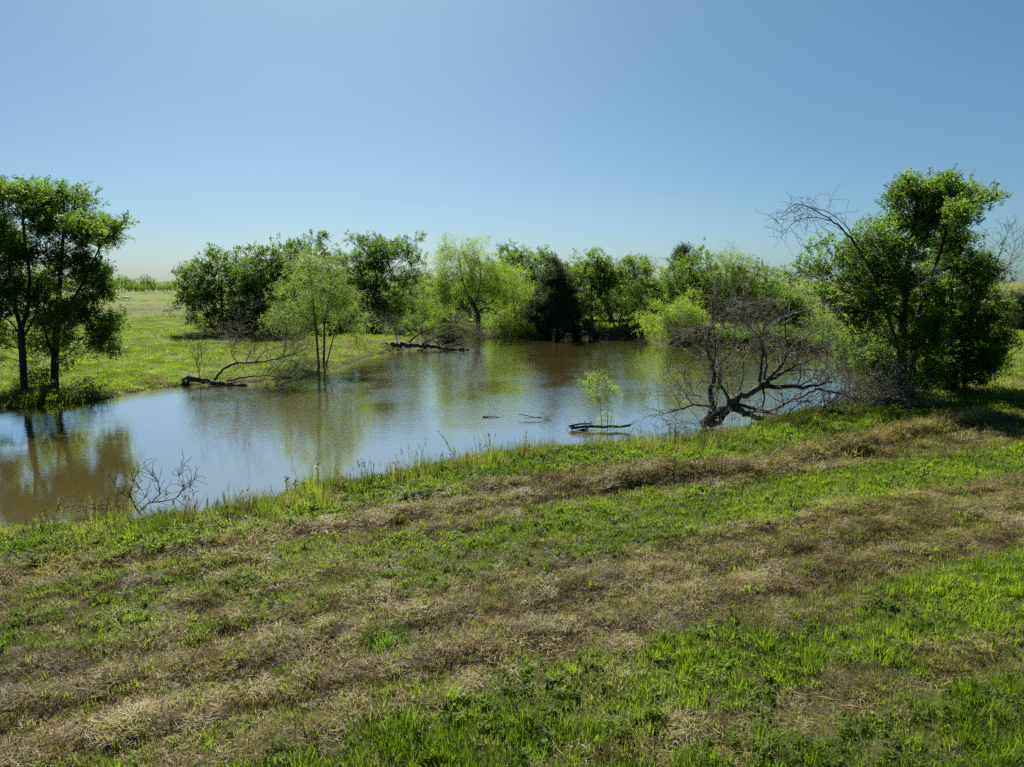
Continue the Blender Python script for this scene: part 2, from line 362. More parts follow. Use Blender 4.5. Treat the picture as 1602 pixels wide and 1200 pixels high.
class MB:
    def __init__(s): s.V = []; s.q = []; s.t = []; s.n = 0
    def add(s, V, q=(), t=()):
        s.V.append(np.asarray(V, float).reshape(-1, 3))
        for f in q: s.q.append([i + s.n for i in f])
        for f in t: s.t.append([i + s.n for i in f])
        s.n += len(s.V[-1])
    def blade(s, p, d, l, w, bend, side=None):
        """tapered blade from p along d, drooping by bend"""
        d = d / np.linalg.norm(d); sd_ = np.cross(d, (0, 0, 1.)) if side is None else side
        nn = np.linalg.norm(sd_); sd_ = sd_ / nn if nn > 1e-6 else np.array((1., 0, 0))
        m = p + d * l * .55 + np.array((0, 0, -bend * l * .2)); e = p + d * l + np.array((0, 0, -bend * l))
        s.add([p - sd_ * w / 2, p + sd_ * w / 2, m + sd_ * w * .4, m - sd_ * w * .4, e], [(0, 1, 2, 3)], [(3, 2, 4)])
    def leaf(s, p, d, up, l, w, fold=.25):
        d = d / np.linalg.norm(d); sd_ = np.cross(d, up); sd_ /= (np.linalg.norm(sd_) + 1e-9); nn = np.cross(sd_, d)
        m = p + d * l * .45
        s.add([p, m + sd_ * w / 2 + nn * w * fold, p + d * l, m - sd_ * w / 2 + nn * w * fold], [(0, 1, 2, 3)])
    def src(s, name, mat): return source(name, np.vstack(s.V), s.q, s.t, mat)
    def mesh(s, name, mat, smooth=False): return np_mesh(name, np.vstack(s.V), s.q, s.t, mat, smooth)

def rdir(r, up=0.0):
    v = r.normal(size=3); v /= np.linalg.norm(v); v[2] += up; return v / np.linalg.norm(v)
def tuft(kind, seed):
    r = np.random.default_rng(seed); b = MB(); U = r.uniform
    def ring(R): a = U(0, 6.283); q = R * math.sqrt(U()); return np.array((q * math.cos(a), q * math.sin(a), -.01)), a
    if kind == 'hay':
        for _ in range(60):
            p, a = ring(.20); p[2] = U(.0, .045); a = U(0, 6.283); e = U(-.05, .42)
            b.blade(p, np.array((math.cos(a) * math.cos(e), math.sin(a) * math.cos(e), math.sin(e))), U(.05, .15), U(.004, .007), U(-.05, .25))
    elif kind == 'short':
        for _ in range(34):
            p, a = ring(.17); e = U(.7, 1.5); a += U(-1, 1)
            b.blade(p, np.array((math.cos(a) * math.cos(e), math.sin(a) * math.cos(e), math.sin(e))), U(.04, .12), U(.006, .010), U(0, .3))
    elif kind == 'green':
        for _ in range(52):
            p, a = ring(.12); e = U(.75, 1.5); a += U(-.8, .8)
            b.blade(p, np.array((math.cos(a) * math.cos(e), math.sin(a) * math.cos(e), math.sin(e))), U(.10, .32), U(.006, .010), U(.05, .45))
    elif kind == 'tall':
        for _ in range(22):
            p, a = ring(.14); e = U(1.1, 1.52)
            b.blade(p, np.array((math.cos(a) * math.cos(e), math.sin(a) * math.cos(e), math.sin(e))), U(.30, .70), U(.006, .012), U(.02, .25))
    elif kind == 'weed':
        for _ in range(5):
            c, _a = ring(.11); h = U(.03, .13)
            for k in range(int(U(7, 12))):
                a = U(0, 6.283); e = U(-.1, .9)
                b.leaf(c + (0, 0, h * U(.3, 1)), np.array((math.cos(a) * math.cos(e), math.sin(a) * math.cos(e), math.sin(e))), np.array((0, 0, 1.)), U(.03, .062), U(.014, .03))
    elif kind == 'stalk':
        for _ in range(5):
            p, a = ring(.16); e = U(1.2, 1.55); d = np.array((math.cos(a) * math.cos(e), math.sin(a) * math.cos(e), math.sin(e))); h = U(.4, .8)
            b.blade(p, d, h, .012, .04); t = p + d * h * .97
            for k in range(9): b.leaf(t - d * U(0, .16), d + rdir(r) * .7, np.array((1., 0, .2)), U(.03, .06), U(.012, .02))
    elif kind == 'mat':
        for _ in range(60):
            p, a = ring(.55); e = U(.7, 1.5)
            b.blade(p, np.array((math.cos(a) * math.cos(e), math.sin(a) * math.cos(e), math.sin(e))), U(.08, .30), U(.016, .028), U(.05, .4))
    return b
T = {}
for kind, mats in dict(hay=('dry', 'brown'), short=('green', 'dull', 'dry', 'brown'), green=('green', 'dull'), tall=('dull', 'green', 'dry'), weed=('weed',), mat=('green', 'dull', 'dry'), stalk=('brown', 'dull')).items():
    for m in mats: T[kind, m] = [tuft(kind, 100 + 13 * k + len(kind)).src(f'{kind}_{m}_source', M[m]) for k in range(4)]

def in_view(P, margin=3.0):
    dep = P[:, 1] * cp_ + (H - P[:, 2]) * sp_
    return np.abs(P[:, 0]) < dep * (801 / FPX) + margin
def sow(name, x0, x1, y0, y1, dens, prob, srcs, scale, tint, tilt=.15, parent=None, zoff=0., lod=True):
    """dens tufts per square metre, thinned by prob(x, y, sd, dry, v)"""
    n = int((x1 - x0) * (y1 - y0) * dens); x = RNG.uniform(x0, x1, n); y = RNG.uniform(y0, y1, n)
    k = np.abs(x) < y * .80 + 4; x, y = x[k], y[k]
    z, s_, dr, v = height(x, y, True)
    p = prob(x, y, s_, dr, v)
    if lod: p = p * np.clip(14.0 / y, .35, 1)
    k = (RNG.uniform(size=len(x)) < p) & (s_ > -.15)
    x, y, z, dr, v = x[k], y[k], z[k], dr[k], v[k]; n = len(x)
    rot = np.stack([RNG.normal(0, tilt, n), RNG.normal(0, tilt, n), RNG.uniform(0, 6.283, n)], 1)
    sc = RNG.uniform(scale[0], scale[1], n) * (np.clip(y / 14.0, 1, 1.7) if lod else 1)
    tn = tint(x, y, dr, v) + RNG.normal(0, .16, n)
    return scatter(name, np.stack([x, y, z + zoff], 1), rot, sc, tn, srcs, parent, kind='stuff')
F0 = (-24, 26, 5.2, 34)
pale = lambda x, y, dr, v: .15 + .9 * sstep(.3, .7, fbm(x * .8, y * 1.2, 131, 3)) 
lush = lambda x, y, dr, v: .25 + .7 * sstep(.3, .7, fbm(x * .5, y * .7, 141, 3))
bankf = lambda s: sstep(3.3, 1.9, s)
sow('dry_grass', *F0, 24, lambda x, y, s, dr, v: dr * (1 - .8 * bankf(s)), T['hay', 'dry'], (.7, 1.25), pale, .2)
sow('brown_grass', *F0, 11, lambda x, y, s, dr, v: sstep(.25, .8, dr) * (.35 + .65 * sstep(.42, .6, fbm(x * .9, y * 1.5, 151, 3))) * (1 - .7 * bankf(s)), T['hay', 'brown'], (.6, 1.2), pale, .25)
row_ = lambda x, y: fbm((x * .92 + y * .38) * .18, (y * .92 - x * .38) * 2.6, 211, 3)
sow('stubble', *F0, 44, lambda x, y, s, dr, v: sstep(.15, .7, dr) * (1 - .8 * bankf(s)), T['short', 'dry'] + T['short', 'brown'], (.6, 1.15), lambda x, y, dr, v: .2 + .7 * sstep(.35, .65, row_(x + 40, y)), .25)
sow('hay_clods', *F0, 9, lambda x, y, s, dr, v: sstep(.35, .7, dr) * sstep(.52, .64, row_(x, y)) * (1 - bankf(s)), T['hay', 'brown'], (.9, 1.6), lambda x, y, dr, v: .1 + .5 * sstep(.3, .7, fbm(x * 2, y * 2, 215, 2)), .45, zoff=.03)
sow('pale_hay_clods', *F0, 8, lambda x, y, s, dr, v: sstep(.35, .7, dr) * sstep(.50, .62, 1 - row_(x, y)) * (1 - bankf(s)), T['hay', 'dry'], (.8, 1.5), lambda x, y, dr, v: .35 + .5 * sstep(.3, .7, fbm(x * 2, y * 2, 217, 2)), .4, zoff=.03)
rdg = lambda x, y: np.exp(-(dist_poly(x, y, RIDGE) / .45) ** 2)
sow('windrow_hay', 0, 22, 16, 30, 40, lambda x, y, s, dr, v: rdg(x, y) * (.3 + .7 * fbm(x * 2, y * 2, 219, 2)), T['hay', 'brown'] + T['hay', 'dry'], (1.0, 2.2), pale, .6, zoff=.03, lod=False)
sow('short_grass', *F0, 46, lambda x, y, s, dr, v: np.clip(1.12 - dr, .24, 1), T['short', 'green'], (.8, 1.4), lush, .2)
sow('dull_grass', *F0, 16, lambda x, y, s, dr, v: .35 + .4 * (1 - dr), T['short', 'dull'], (.8, 1.4), pale, .2)
sow('lush_clumps', -24, 26, 5.2, 20, 16, lambda x, y, s, dr, v: sstep(.02, -.25, v) * sstep(.6, .3, dr) * sstep(.52, .62, fbm(x * 1.1 + 3, y * 1.3, 223, 3)), T['green', 'green'], (.8, 1.35), lush, .2)
sow('dock_weeds', -24, 26, 5.2, 20, 3.0, lambda x, y, s, dr, v: sstep(.02, -.2, v) * sstep(.6, .3, dr) * sstep(.45, .6, fbm(x * .9 + 30, y * .9, 227, 2)), T['weed', 'weed'], (1.3, 2.0), lush, .2)
sow('lush_grass', -24, 26, 5.2, 20, 44, lambda x, y, s, dr, v: sstep(.02, -.3, v) * sstep(.55, .25, dr) * sstep(.36, .58, fbm(x * .55, y * .75, 161, 3)), T['green', 'green'], (.6, 1.2), lush, .2)
sow('clover_weeds', *F0, 34, lambda x, y, s, dr, v: sstep(.65, .25, dr) * (.25 + .75 * sstep(.42, .6, fbm(x * .8 + 9, y * 1.1, 171, 3))), T['weed', 'weed'], (.7, 1.5), lush, .2)
sow('bank_grass', *F0, 40, lambda x, y, s, dr, v: bankf(s) * (.4 + .6 * fbm(x * .9, y * .9, 181, 2)), T['green', 'green'], (.6, 1.15), lush, .2, lod=False)
sow('bank_dull_grass', *F0, 18, lambda x, y, s, dr, v: sstep(3.0, 1.0, s) * (.25 + .75 * fbm(x * .9, y * .9, 185, 2)), T['green', 'dull'], (.6, 1.2), lush, .2, lod=False)
sow('bank_tall_grass', *F0, 16, lambda x, y, s, dr, v: sstep(2.7, 1.6, s) * sstep(.5, 1.0, s) * sstep(.30, .60, fbm(x * .5, y * .5, 191, 2)), T['tall', 'dull'] + T['tall', 'green'] + T['tall', 'dry'], (.7, 1.3), pale, .14, lod=False)
sow('bank_stalks', *F0, 6.5, lambda x, y, s, dr, v: sstep(2.6, 1.6, s) * sstep(.6, 1.1, s) * sstep(.4, .6, fbm(x * .4, y * .4, 197, 2)), T['stalk', 'brown'] + T['stalk', 'dull'], (.7, 1.35), pale, .1, lod=False)
sow('bank_straw', -24, 0, 5.2, 24, 14, lambda x, y, s, dr, v: sstep(-2, -7, x) * sstep(4.5, 3.0, s) * sstep(.8, 1.6, s) * sstep(.4, .6, fbm(x * .9, y * 1.2, 233, 2)), T['hay', 'dry'], (1.2, 2.2), pale, .5, lod=False)
sow('water_edge_reeds', *F0, 9, lambda x, y, s, dr, v: sstep(.9, .3, s) * sstep(.45, .62, fbm(x * .8, y * .8, 199, 2)), T['tall', 'green'] + T['tall', 'dull'], (.6, 1.1), lush, .12, lod=False)
sow('bank_weeds', *F0, 34, lambda x, y, s, dr, v: sstep(3.5, 2.4, s) * sstep(.34, .48, fbm(x * .7, y * .9, 195, 2)), T['weed', 'weed'], (1.0, 2.0), lush, .2, lod=False)
FM = (-70, 80, 30, 150)
mprob = lambda x, y, s, dr, v: np.clip(30.0 / y, .2, 1) * sstep(150, 70, y) * (s > 0) * np.where((x > 8) & (y < 36), .6, 1)
sow('meadow_grass', *FM, 6.0, lambda x, y, s, dr, v: mprob(x, y, s, dr, v) * (.4 + .8 * fbm(x * .2, y * .3, 201, 3)), T['mat', 'green'], (.55, 1.15), lush, .15, lod=False)
sow('meadow_dull_grass', *FM, 4.0, lambda x, y, s, dr, v: mprob(x, y, s, dr, v) * fbm(x * .2, y * .3, 205, 3), T['mat', 'dull'], (.5, 1.1), pale, .15, lod=False)
sow('meadow_dry_grass', *FM, 3.0, lambda x, y, s, dr, v: mprob(x, y, s, dr, v) * sstep(.5, .7, fbm(x * .12, y * .3, 209, 3)), T['mat', 'dry'], (.5, 1.1), pale, .15, lod=False)

n = 9000; x = RNG.uniform(-160, 160, n); y = RNG.uniform(92, 420, n); kk = (np.abs(x) < y * .8) & (RNG.uniform(size=n) < sstep(.5, .62, fbm(x * .02, y * .09, 231, 3)) * np.clip(120 / y, .3, 1)); x, y = x[kk], y[kk]; n = len(x)
scatter('meadow_tussocks', np.stack([x, y, height(x, y)], 1), np.stack([0 * x, 0 * x, RNG.uniform(0, 6.28, n)], 1), RNG.uniform(1.2, 3.2, n), RNG.uniform(0, .9, n), T['mat', 'green'] + T['mat', 'dull'], kind='stuff')
# ------------------------------------------------------------------ wood: tubes, growing trees
def perp(D):
    D = np.asarray(D, float); ref = np.where(np.abs(D[:, 2:3]) < .9, np.array([[0, 0, 1.]]), np.array([[1., 0, 0]]))
    a = np.cross(D, ref); a /= np.linalg.norm(a, axis=1, keepdims=True) + 1e-12
    return a, np.cross(D, a)
def edge_tubes(P0, P1, R0, R1, D0, D1, sides=5):
    n = len(P0); th = np.arange(sides) * 2 * math.pi / sides
    V = np.zeros((n, 2, sides, 3))
    for k, (P, R, D) in enumerate(((P0, R0, D0), (P1, R1, D1))):
        a, b = perp(D)
        V[:, k] = P[:, None] + R[:, None, None] * (a[:, None] * np.cos(th)[None, :, None] + b[:, None] * np.sin(th)[None, :, None])
    base = np.arange(n)[:, None] * 2 * sides; j = np.arange(sides)[None, :]; j2 = (j + 1) % sides
    Q = np.stack([base + j, base + j2, base + sides + j2, base + sides + j], -1).reshape(-1, 4)
    return V.reshape(-1, 3), Q
def spline(P, step):
    P = np.asarray(P, float)
    Q = np.vstack([2 * P[0] - P[1], P, 2 * P[-1] - P[-2]]); out = []
    for i in range(1, len(Q) - 2):
        a, b, c, d = Q[i - 1:i + 3]; n = max(1, int(np.linalg.norm(c - b) / step))
        for k in range(n):
            t = k / n; out.append(.5 * (2 * b + (c - a) * t + (2 * a - 5 * b + 4 * c - d) * t * t + (3 * b - a - 3 * c + d) * t ** 3))
    out.append(P[-1]); return np.array(out)
def tube(P, r0, r1, sides=7, rough=.12, seed=0, cap=True):
    """swept limb with uneven girth; returns verts, quads, tris"""
    r = np.random.default_rng(seed); n = len(P)
    D = np.gradient(P, axis=0); D /= np.linalg.norm(D, axis=1, keepdims=True) + 1e-9
    a = np.zeros((n, 3)); u = perp(D[:1])[0][0]
    for i in range(n):
        u = u - D[i] * (u @ D[i]); u /= np.linalg.norm(u) + 1e-9; a[i] = u
    b = np.cross(D, a); th = np.arange(sides) * 2 * math.pi / sides
    R = np.linspace(0, 1, n); R = (r0 + (r1 - r0) * R)[:, None] * (1 + r.normal(0, rough, (n, sides)))
    V = P[:, None] + R[..., None] * (a[:, None] * np.cos(th)[None, :, None] + b[:, None] * np.sin(th)[None, :, None])
    i = np.arange(n - 1)[:, None] * sides; j = np.arange(sides)[None, :]; j2 = (j + 1) % sides
    Q = np.stack([i + j, i + j2, i + sides + j2, i + sides + j], -1).reshape(-1, 4)
    V = V.reshape(-1, 3); t = []
    if cap:
        V = np.vstack([V, P[0], P[-1]]); m = n * sides
        for k in range(sides): t += [(m, (k + 1) % sides, k), (m + 1, (n - 1) * sides + k, (n - 1) * sides + (k + 1) % sides)]
    return V, Q, t

def grow(trunks, targets, r, step=.45, droop=False, tip=.010, ex=2.25):
    """nodes of a branching skeleton that reaches every target"""
    cap = 400 + sum(len(t[0]) * 12 for t in trunks) + int(len(targets) * 24)
    P = np.zeros((cap, 3)); par = np.full(cap, -1); pl = np.zeros(cap); rad = np.zeros(cap); D = np.zeros((cap, 3)); tr = np.zeros(cap, bool); n = 0
    for pts, r0, r1 in trunks:
        S_ = spline(pts, step * .6)
        start = -1
        if n:
            dd = np.linalg.norm(P[:n] - S_[0], axis=1)
            if dd.min() < .9: start = int(dd.argmin())
        for k, p in enumerate(S_):
            if n >= cap: break
            P[n] = p; par[n] = start; tr[n] = True; rad[n] = r0 + (r1 - r0) * k / max(1, len(S_) - 1)
            if start >= 0:
                e = p - P[start]; l = np.linalg.norm(e) + 1e-9; D[n] = e / l; pl[n] = pl[start] + l
            else: D[n] = (0, 0, 1)
            start = n; n += 1
    ntr = n
    base = P[:ntr]
    order = np.argsort([np.min(np.linalg.norm(base - t, axis=1)) for t in targets])
    tips = []
    zmin = P[:ntr, 2].min(); ztop = P[:ntr, 2].max()
    for ti in order:
        t = targets[ti]; e = t - P[:n]; d = np.linalg.norm(e, axis=1)
        cost = d + .16 * pl[:n] + (0 if droop else .9) * np.maximum(0, P[:n, 2] - t[2] + .25 * d) + .35 * d * (1 - (e * D[:n]).sum(1) / (d + 1e-9))
        cost[:ntr] += 2.0 * (P[:ntr, 2] < zmin + .12 * (ztop - zmin))
        b = int(cost.argmin()); dd = d[b]; k = max(1, int(math.ceil(dd / step)))
        if n + k >= cap: break
        c = P[b] + D[b] * .35 * dd + np.array((0, 0, (.10 if not droop else .22) * dd)); prev = b
        for j in range(1, k + 1):
            s = j / k; p = (1 - s) ** 2 * P[b] + 2 * s * (1 - s) * c + s * s * t
            if j < k: p = p + r.normal(0, .05 * min(dd, 1.2), 3)
            P[n] = p; par[n] = prev; ee = p - P[prev]; l = np.linalg.norm(ee) + 1e-9; D[n] = ee / l; pl[n] = pl[prev] + l; prev = n; n += 1
        tips.append(prev)
    P, par, D, rad, tr = P[:n], par[:n], D[:n], rad[:n], tr[:n]
    acc = np.zeros(n); rr = np.zeros(n); mainc = np.full(n, -1); mr = np.zeros(n)
    for i in range(n - 1, -1, -1):
        rr[i] = max(tip, acc[i] ** (1 / ex)) if acc[i] > 0 else tip
        if tr[i]: rr[i] = max(min(rr[i], rad[i] * 1.05), rad[i] * .9)
        if par[i] >= 0:
            acc[par[i]] += rr[i] ** ex
            if rr[i] > mr[par[i]]: mr[par[i]] = rr[i]; mainc[par[i]] = i
    return P, par, D, rr, mainc, tr
def skeleton_mesh(name, P, par, D, rr, mainc, mat, keep=None, sides=5):
    i = np.where(par >= 0)[0] if keep is None else np.where((par >= 0) & keep)[0]
    p = par[i]; ismain = mainc[p] == i
    nd = D.copy(); m = mainc >= 0; nd[m] = D[m] + D[mainc[m]]; nd /= np.linalg.norm(nd, axis=1, keepdims=True) + 1e-9
    R0 = np.where(ismain, rr[p], np.minimum(rr[p], rr[i] * 1.25)); D0 = np.where(ismain[:, None], nd[p], D[i])
    V, Q = edge_tubes(P[p], P[i], R0, rr[i], D0, nd[i], sides)
    return np_mesh(name, V, Q, None, mat, True)

# ------------------------------------------------------------------ leaf sprays
def spray(kind, seed):
    r = np.random.default_rng(seed); b = MB(); U = r.uniform
    up = np.array((0, 0, 1.))
    if kind in ('elm', 'oak'):
        nl = 20
        for k in range(nl):
            t = k / nl; p = np.array((t * .42 - .08, U(-.03, .03), U(-.03, .03) - .10 * t * t)); sgn = 1 if k % 2 else -1
            d = np.array((U(.2, .9), sgn * U(.4, 1), U(-.35, .35)))
            b.leaf(p + r.normal(0, .04, 3), d, up + r.normal(0, .32, 3), U(.085, .145), U(.05, .08) if kind == 'oak' else U(.042, .068))
    elif kind in ('willow', 'brightwillow'):
        for k in range(22):
            t = k / 22; p = np.array((t * .60 - .1, 0, -.22 * t * t)) + r.normal(0, .05, 3)
            d = np.array((U(.3, 1), U(-.8, .8), U(-.9, .3)))
            b.leaf(p, d, up + r.normal(0, .6, 3), U(.09, .15), U(.018, .032))
    elif kind == 'cedar':
        for k in range(34):
            t = k / 34; p = np.array((t * .5 - .1, 0, .05 * t)) + r.normal(0, .05, 3)
            d = np.array((U(.2, 1), U(-.8, .8), U(-.3, .9)))
            b.leaf(p, d, up + r.normal(0, .6, 3), U(.07, .14), U(.02, .035))
    return b
for s_ in ('elm', 'oak', 'willow', 'brightwillow', 'cedar'):
    T['spray', s_] = [spray(s_, 300 + 7 * k).src(f'{s_}_spray_source', M[s_]) for k in range(5)]

def world_lobes(lobes, Y0, r, deep=.5):
    out = []; cxs = [l[0] for l in lobes]; half = (max(cxs) - min(cxs)) / 2 * Y0 / FPX
    for l in lobes:
        cx, cy_, rx, ry = l[:4]; dY = l[4] if len(l) > 4 else r.normal(0, .35) * max(half, 1.0)
        dY = float(np.clip(dY, -half - 1, half + 1)); c = atY(cx, cy_, Y0 + dY); s = (Y0 + dY) / FPX
        out.append((c, np.array((rx * s * 1.1, max(rx, ry) * s * 1.0, ry * s * 1.08))))
    return out
def sample_lobes(lob, n, r, shell=.45):
    w = np.array([np.prod(R) ** .8 for _, R in lob]); idx = r.choice(len(lob), n, p=w / w.sum())
    v = r.normal(size=(n, 3)); v /= np.linalg.norm(v, axis=1, keepdims=True); q = r.uniform(size=n) ** shell
    q = q * np.where(r.uniform(size=n) < .22, r.uniform(1.05, 1.4, n), 1)
    C = np.array([l[0] for l in lob])[idx]; R = np.array([l[1] for l in lob])[idx]
    return C + v * R * q[:, None]

def tree(name, label, cat, base, trunks, lobes, species, n=160, per=5, seed=1, lscale=1.0, bark='bark', zbase=.5, group=None, tip=.010,
         spread=.22, thr=.03, step=.45, droop=None, deep=None, up=.35, dead=None, tintb=0.0, clump_=1.0, per_clump=5):
    """trunks: [(polyline of (px, py[, dY]), r0, r1)], lobes in the same frame; both become points at the tree's own distance"""
    r = np.random.default_rng(seed)
    p0 = at(base[0], base[1], zbase); z0 = max(gz(p0[0], p0[1]), 0.0); p0 = at(base[0], base[1], z0); Y0 = p0[1]
    def W(q): return atY(q[0], q[1], Y0 + (q[2] if len(q) > 2 else 0))
    tw = []
    for k, (pl, r0, r1) in enumerate(trunks):
        w = np.array([W(q) for q in pl])
        if k == 0 or (pl[0][1] > base[1] - 12): w[0, 2] = gz(w[0, 0], w[0, 1]) - .15
        tw.append((w, r0, r1))
    lob = world_lobes(lobes, Y0, r)
    nc = max(8, int(n * 1.35 / per_clump)); cc = sample_lobes(lob, nc, r)         # twigs come in clumps with gaps between them
    tg = np.repeat(cc, per_clump, 0) + r.normal(0, 1, (nc * per_clump, 3)) * np.array((.42, .42, .26)) * np.clip(Y0 / 42, .5, 1.9) * (.45 if species == 'cedar' else 1) * clump_
    gzv = height(tg[:, 0], tg[:, 1]); tg[:, 2] = np.maximum(tg[:, 2], gzv + .25)
    droop = (species in ('willow', 'brightwillow')) if droop is None else droop
    P, par, D, rr, mainc, tr = grow(tw, tg, r, step, droop, tip)
    root = thing(name, label, cat, tuple(tw[0][0][0] + np.array((0, 0, .15))), group)
    off = np.array(root.location)
    stem = np.arange(len(P)); thick = rr >= .028
    for i in range(len(P)):
        if par[i] >= 0:
            stem[i] = stem[par[i]]
            if not thick[par[i]]: thick[i] = False
    for i0 in np.where(par < 0)[0]:
        kk = (stem == i0) & thick
        if kk.sum() > 1: link('trunk', skeleton_mesh('trunk', P - off, par, D, rr, mainc, M[bark], kk), root)
    thin = ~thick
    if (thin & (par >= 0)).sum(): link('branches', skeleton_mesh('branches', P - off, par, D, rr, mainc, M[bark], thin, 3), root, kind='stuff')
    hgt_ = np.zeros(len(P), int)
    for i in range(len(P) - 1, -1, -1):
        if par[i] >= 0: hgt_[par[i]] = max(hgt_[par[i]], hgt_[i] + 1)
    c = np.where((rr < thr) & ~tr & (hgt_ <= max(1, round(.95 / step))))[0]; per = max(2, int(round(per * 1.1)))
    idx = np.repeat(c, per); m = len(idx)
    pos = P[idx] + r.normal(0, spread, (m, 3)) * np.array((1, 1, .8))
    d = D[idx] * .6 + r.normal(0, .6, (m, 3)) + np.array((0, 0, up if not droop else -.25)); d /= np.linalg.norm(d, axis=1, keepdims=True)
    yaw = np.arctan2(d[:, 1], d[:, 0]); pit = -np.arcsin(np.clip(d[:, 2], -1, 1))
    rot = np.stack([r.normal(0, .38, m), pit, yaw], 1)
    g = height(pos[:, 0], pos[:, 1]); pos[:, 2] = np.maximum(pos[:, 2], g + .08)
    tint = .5 + .9 * (fbm(pos[:, 0] * .9 + pos[:, 2] * .6, pos[:, 1] * .9 - pos[:, 2] * .8, seed + 500, 2) - .5) + r.normal(0, .10, m) + tintb
    scatter('crown', pos - off, rot, r.uniform(.75, 1.3, m) * lscale, tint, T['spray', species], root, kind='stuff')
    return root, Y0

exec_order = []
# --- two tall trees on the left bank
tree('elm_tree', 'slim tree with a forked leaning trunk at the left end of the far bank', 'tree', (38, 613),
     [([(38, 613), (36, 570), (34, 535), (33, 515)], .20, .15), ([(33, 515), (24, 480), (16, 430), (14, 380)], .12, .04), ([(33, 515), (44, 480), (46, 430), (38, 370), (35, 320)], .12, .04), ([(36, 530), (56, 490), (64, 450)], .07, .03)],
     [(22, 315, 42, 30), (50, 305, 24, 20), (5, 350, 40, 32), (45, 350, 30, 30), (0, 400, 42, 40), (40, 400, 38, 38), (-35, 400, 40, 50), (10, 450, 40, 34), (48, 450, 30, 30), (-25, 470, 40, 40), (15, 495, 40, 26), (-20, 520, 36, 22), (55, 500, 22, 24), (8, 540, 22, 12), (-25, 550, 26, 12)],
     'elm', 460, 6, 11, .95, zbase=.4, clump_=.8)
tree('elm_tree', 'taller dense tree with an upright dark trunk beside the forked slim one', 'tree', (85, 608),
     [([(85, 608), (86, 560), (88, 520), (92, 470), (96, 410), (100, 350), (100, 310)], .23, .04), ([(86, 560), (74, 530), (68, 500), (70, 460)], .09, .03), ([(90, 500), (120, 460), (145, 410), (165, 370)], .10, .03), ([(88, 520), (120, 510), (150, 490)], .06, .02)],
     [(92, 308, 20, 20), (115, 318, 24, 22), (100, 350, 32, 30), (150, 342, 22, 22), (166, 362, 20, 26), (128, 370, 28, 30), (95, 400, 36, 34), (150, 400, 30, 26), (120, 430, 36, 30), (80, 450, 32, 32), (140, 465, 34, 26), (158, 470, 18, 22), (105, 490, 40, 30), (160, 510, 28, 26), (130, 530, 36, 22), (80, 530, 32, 24), (150, 545, 28, 14), (60, 555, 18, 12), (158, 530, 14, 10), (120, 556, 20, 7), (105, 565, 14, 7)],
     'elm', 560, 6, 12, .95, zbase=.4, clump_=.75)
tree('shrub', 'low dark shrub around the foot of the upright left bank trunk', 'shrub', (62, 612), [([(62, 612), (62, 590)], .04, .02), ([(70, 612), (72, 585)], .03, .02)],
     [(64, 594, 11, 14), (72, 602, 13, 8), (58, 580, 8, 12), (125, 606, 10, 6)], 'elm', 40, 5, 13, .7, zbase=.4, thr=.05)
# --- the dark clump left of centre
dark = 'dark broad trees in the clump left of centre'
tree('oak_tree', 'broad dark bushy tree at the meadow end of the clump, skirted to the ground', 'tree', (350, 522),
     [([(350, 522), (348, 490), (346, 450)], .16, .08), ([(365, 521), (372, 480), (376, 440)], .14, .06), ([(335, 521), (325, 490), (318, 460)], .10, .05)],
     [(335, 418, 30, 22), (365, 412, 26, 18), (320, 450, 26, 24), (355, 445, 40, 32), (308, 470, 16, 18), (345, 480, 40, 28), (385, 450, 28, 34), (320, 495, 22, 18), (375, 500, 34, 18), (340, 505, 30, 12), (318, 512, 22, 8), (365, 513, 34, 8)],
     'oak', 380, 7, 21, 1.45, zbase=.6, group=None, step=.7, spread=.35)
tree('oak_tree', 'dark tree in the clump directly behind the bare brush, left of the pale willow', 'tree', (412, 522),
     [([(412, 522), (412, 480), (408, 430)], .18, .07), ([(425, 521), (432, 470), (436, 430)], .14, .05)],
     [(402, 412, 26, 20), (430, 408, 24, 18), (412, 440, 34, 26), (440, 440, 28, 28), (400, 470, 30, 26), (430, 480, 36, 28), (395, 500, 26, 14), (440, 505, 28, 12), (415, 513, 40, 8)],
     'oak', 330, 7, 22, 1.45, zbase=.6, step=.7, spread=.35)
tree('oak_tree', 'dark tall tree whose two pointed tops rise behind the pale willow', 'tree', (488, 515),
     [([(488, 515), (486, 470), (478, 420), (474, 395)], .2, .05), ([(488, 480), (500, 430), (506, 395)], .12, .04)],
     [(474, 394, 18, 16), (506, 392, 16, 16), (462, 410, 22, 16), (490, 415, 34, 18), (480, 445, 44, 26), (520, 440, 26, 24), (490, 480, 44, 26), (500, 500, 40, 12), (500, 511, 44, 7)],
     'oak', 310, 7, 23, 1.5, zbase=.6, step=.7, spread=.35)
tree('oak_tree', 'dark flat-topped tree ending the clump with a wide leafy overhang to the right', 'tree', (590, 514),
     [([(590, 514), (588, 470), (590, 430), (600, 395)], .22, .05), ([(588, 470), (565, 430), (555, 400)], .12, .04), ([(590, 450), (615, 420), (638, 398)], .10, .03)],
     [(560, 390, 26, 16), (592, 386, 26, 13), (622, 390, 22, 13), (642, 398, 13, 8), (560, 415, 26, 20), (600, 412, 34, 18), (630, 418, 20, 16), (585, 440, 36, 22), (618, 448, 24, 20), (570, 470, 34, 22), (610, 480, 30, 22), (560, 498, 26, 12), (606, 502, 30, 10), (590, 510, 40, 6)],
     'oak', 380, 7, 24, 1.45, zbase=.6, step=.7, spread=.34)
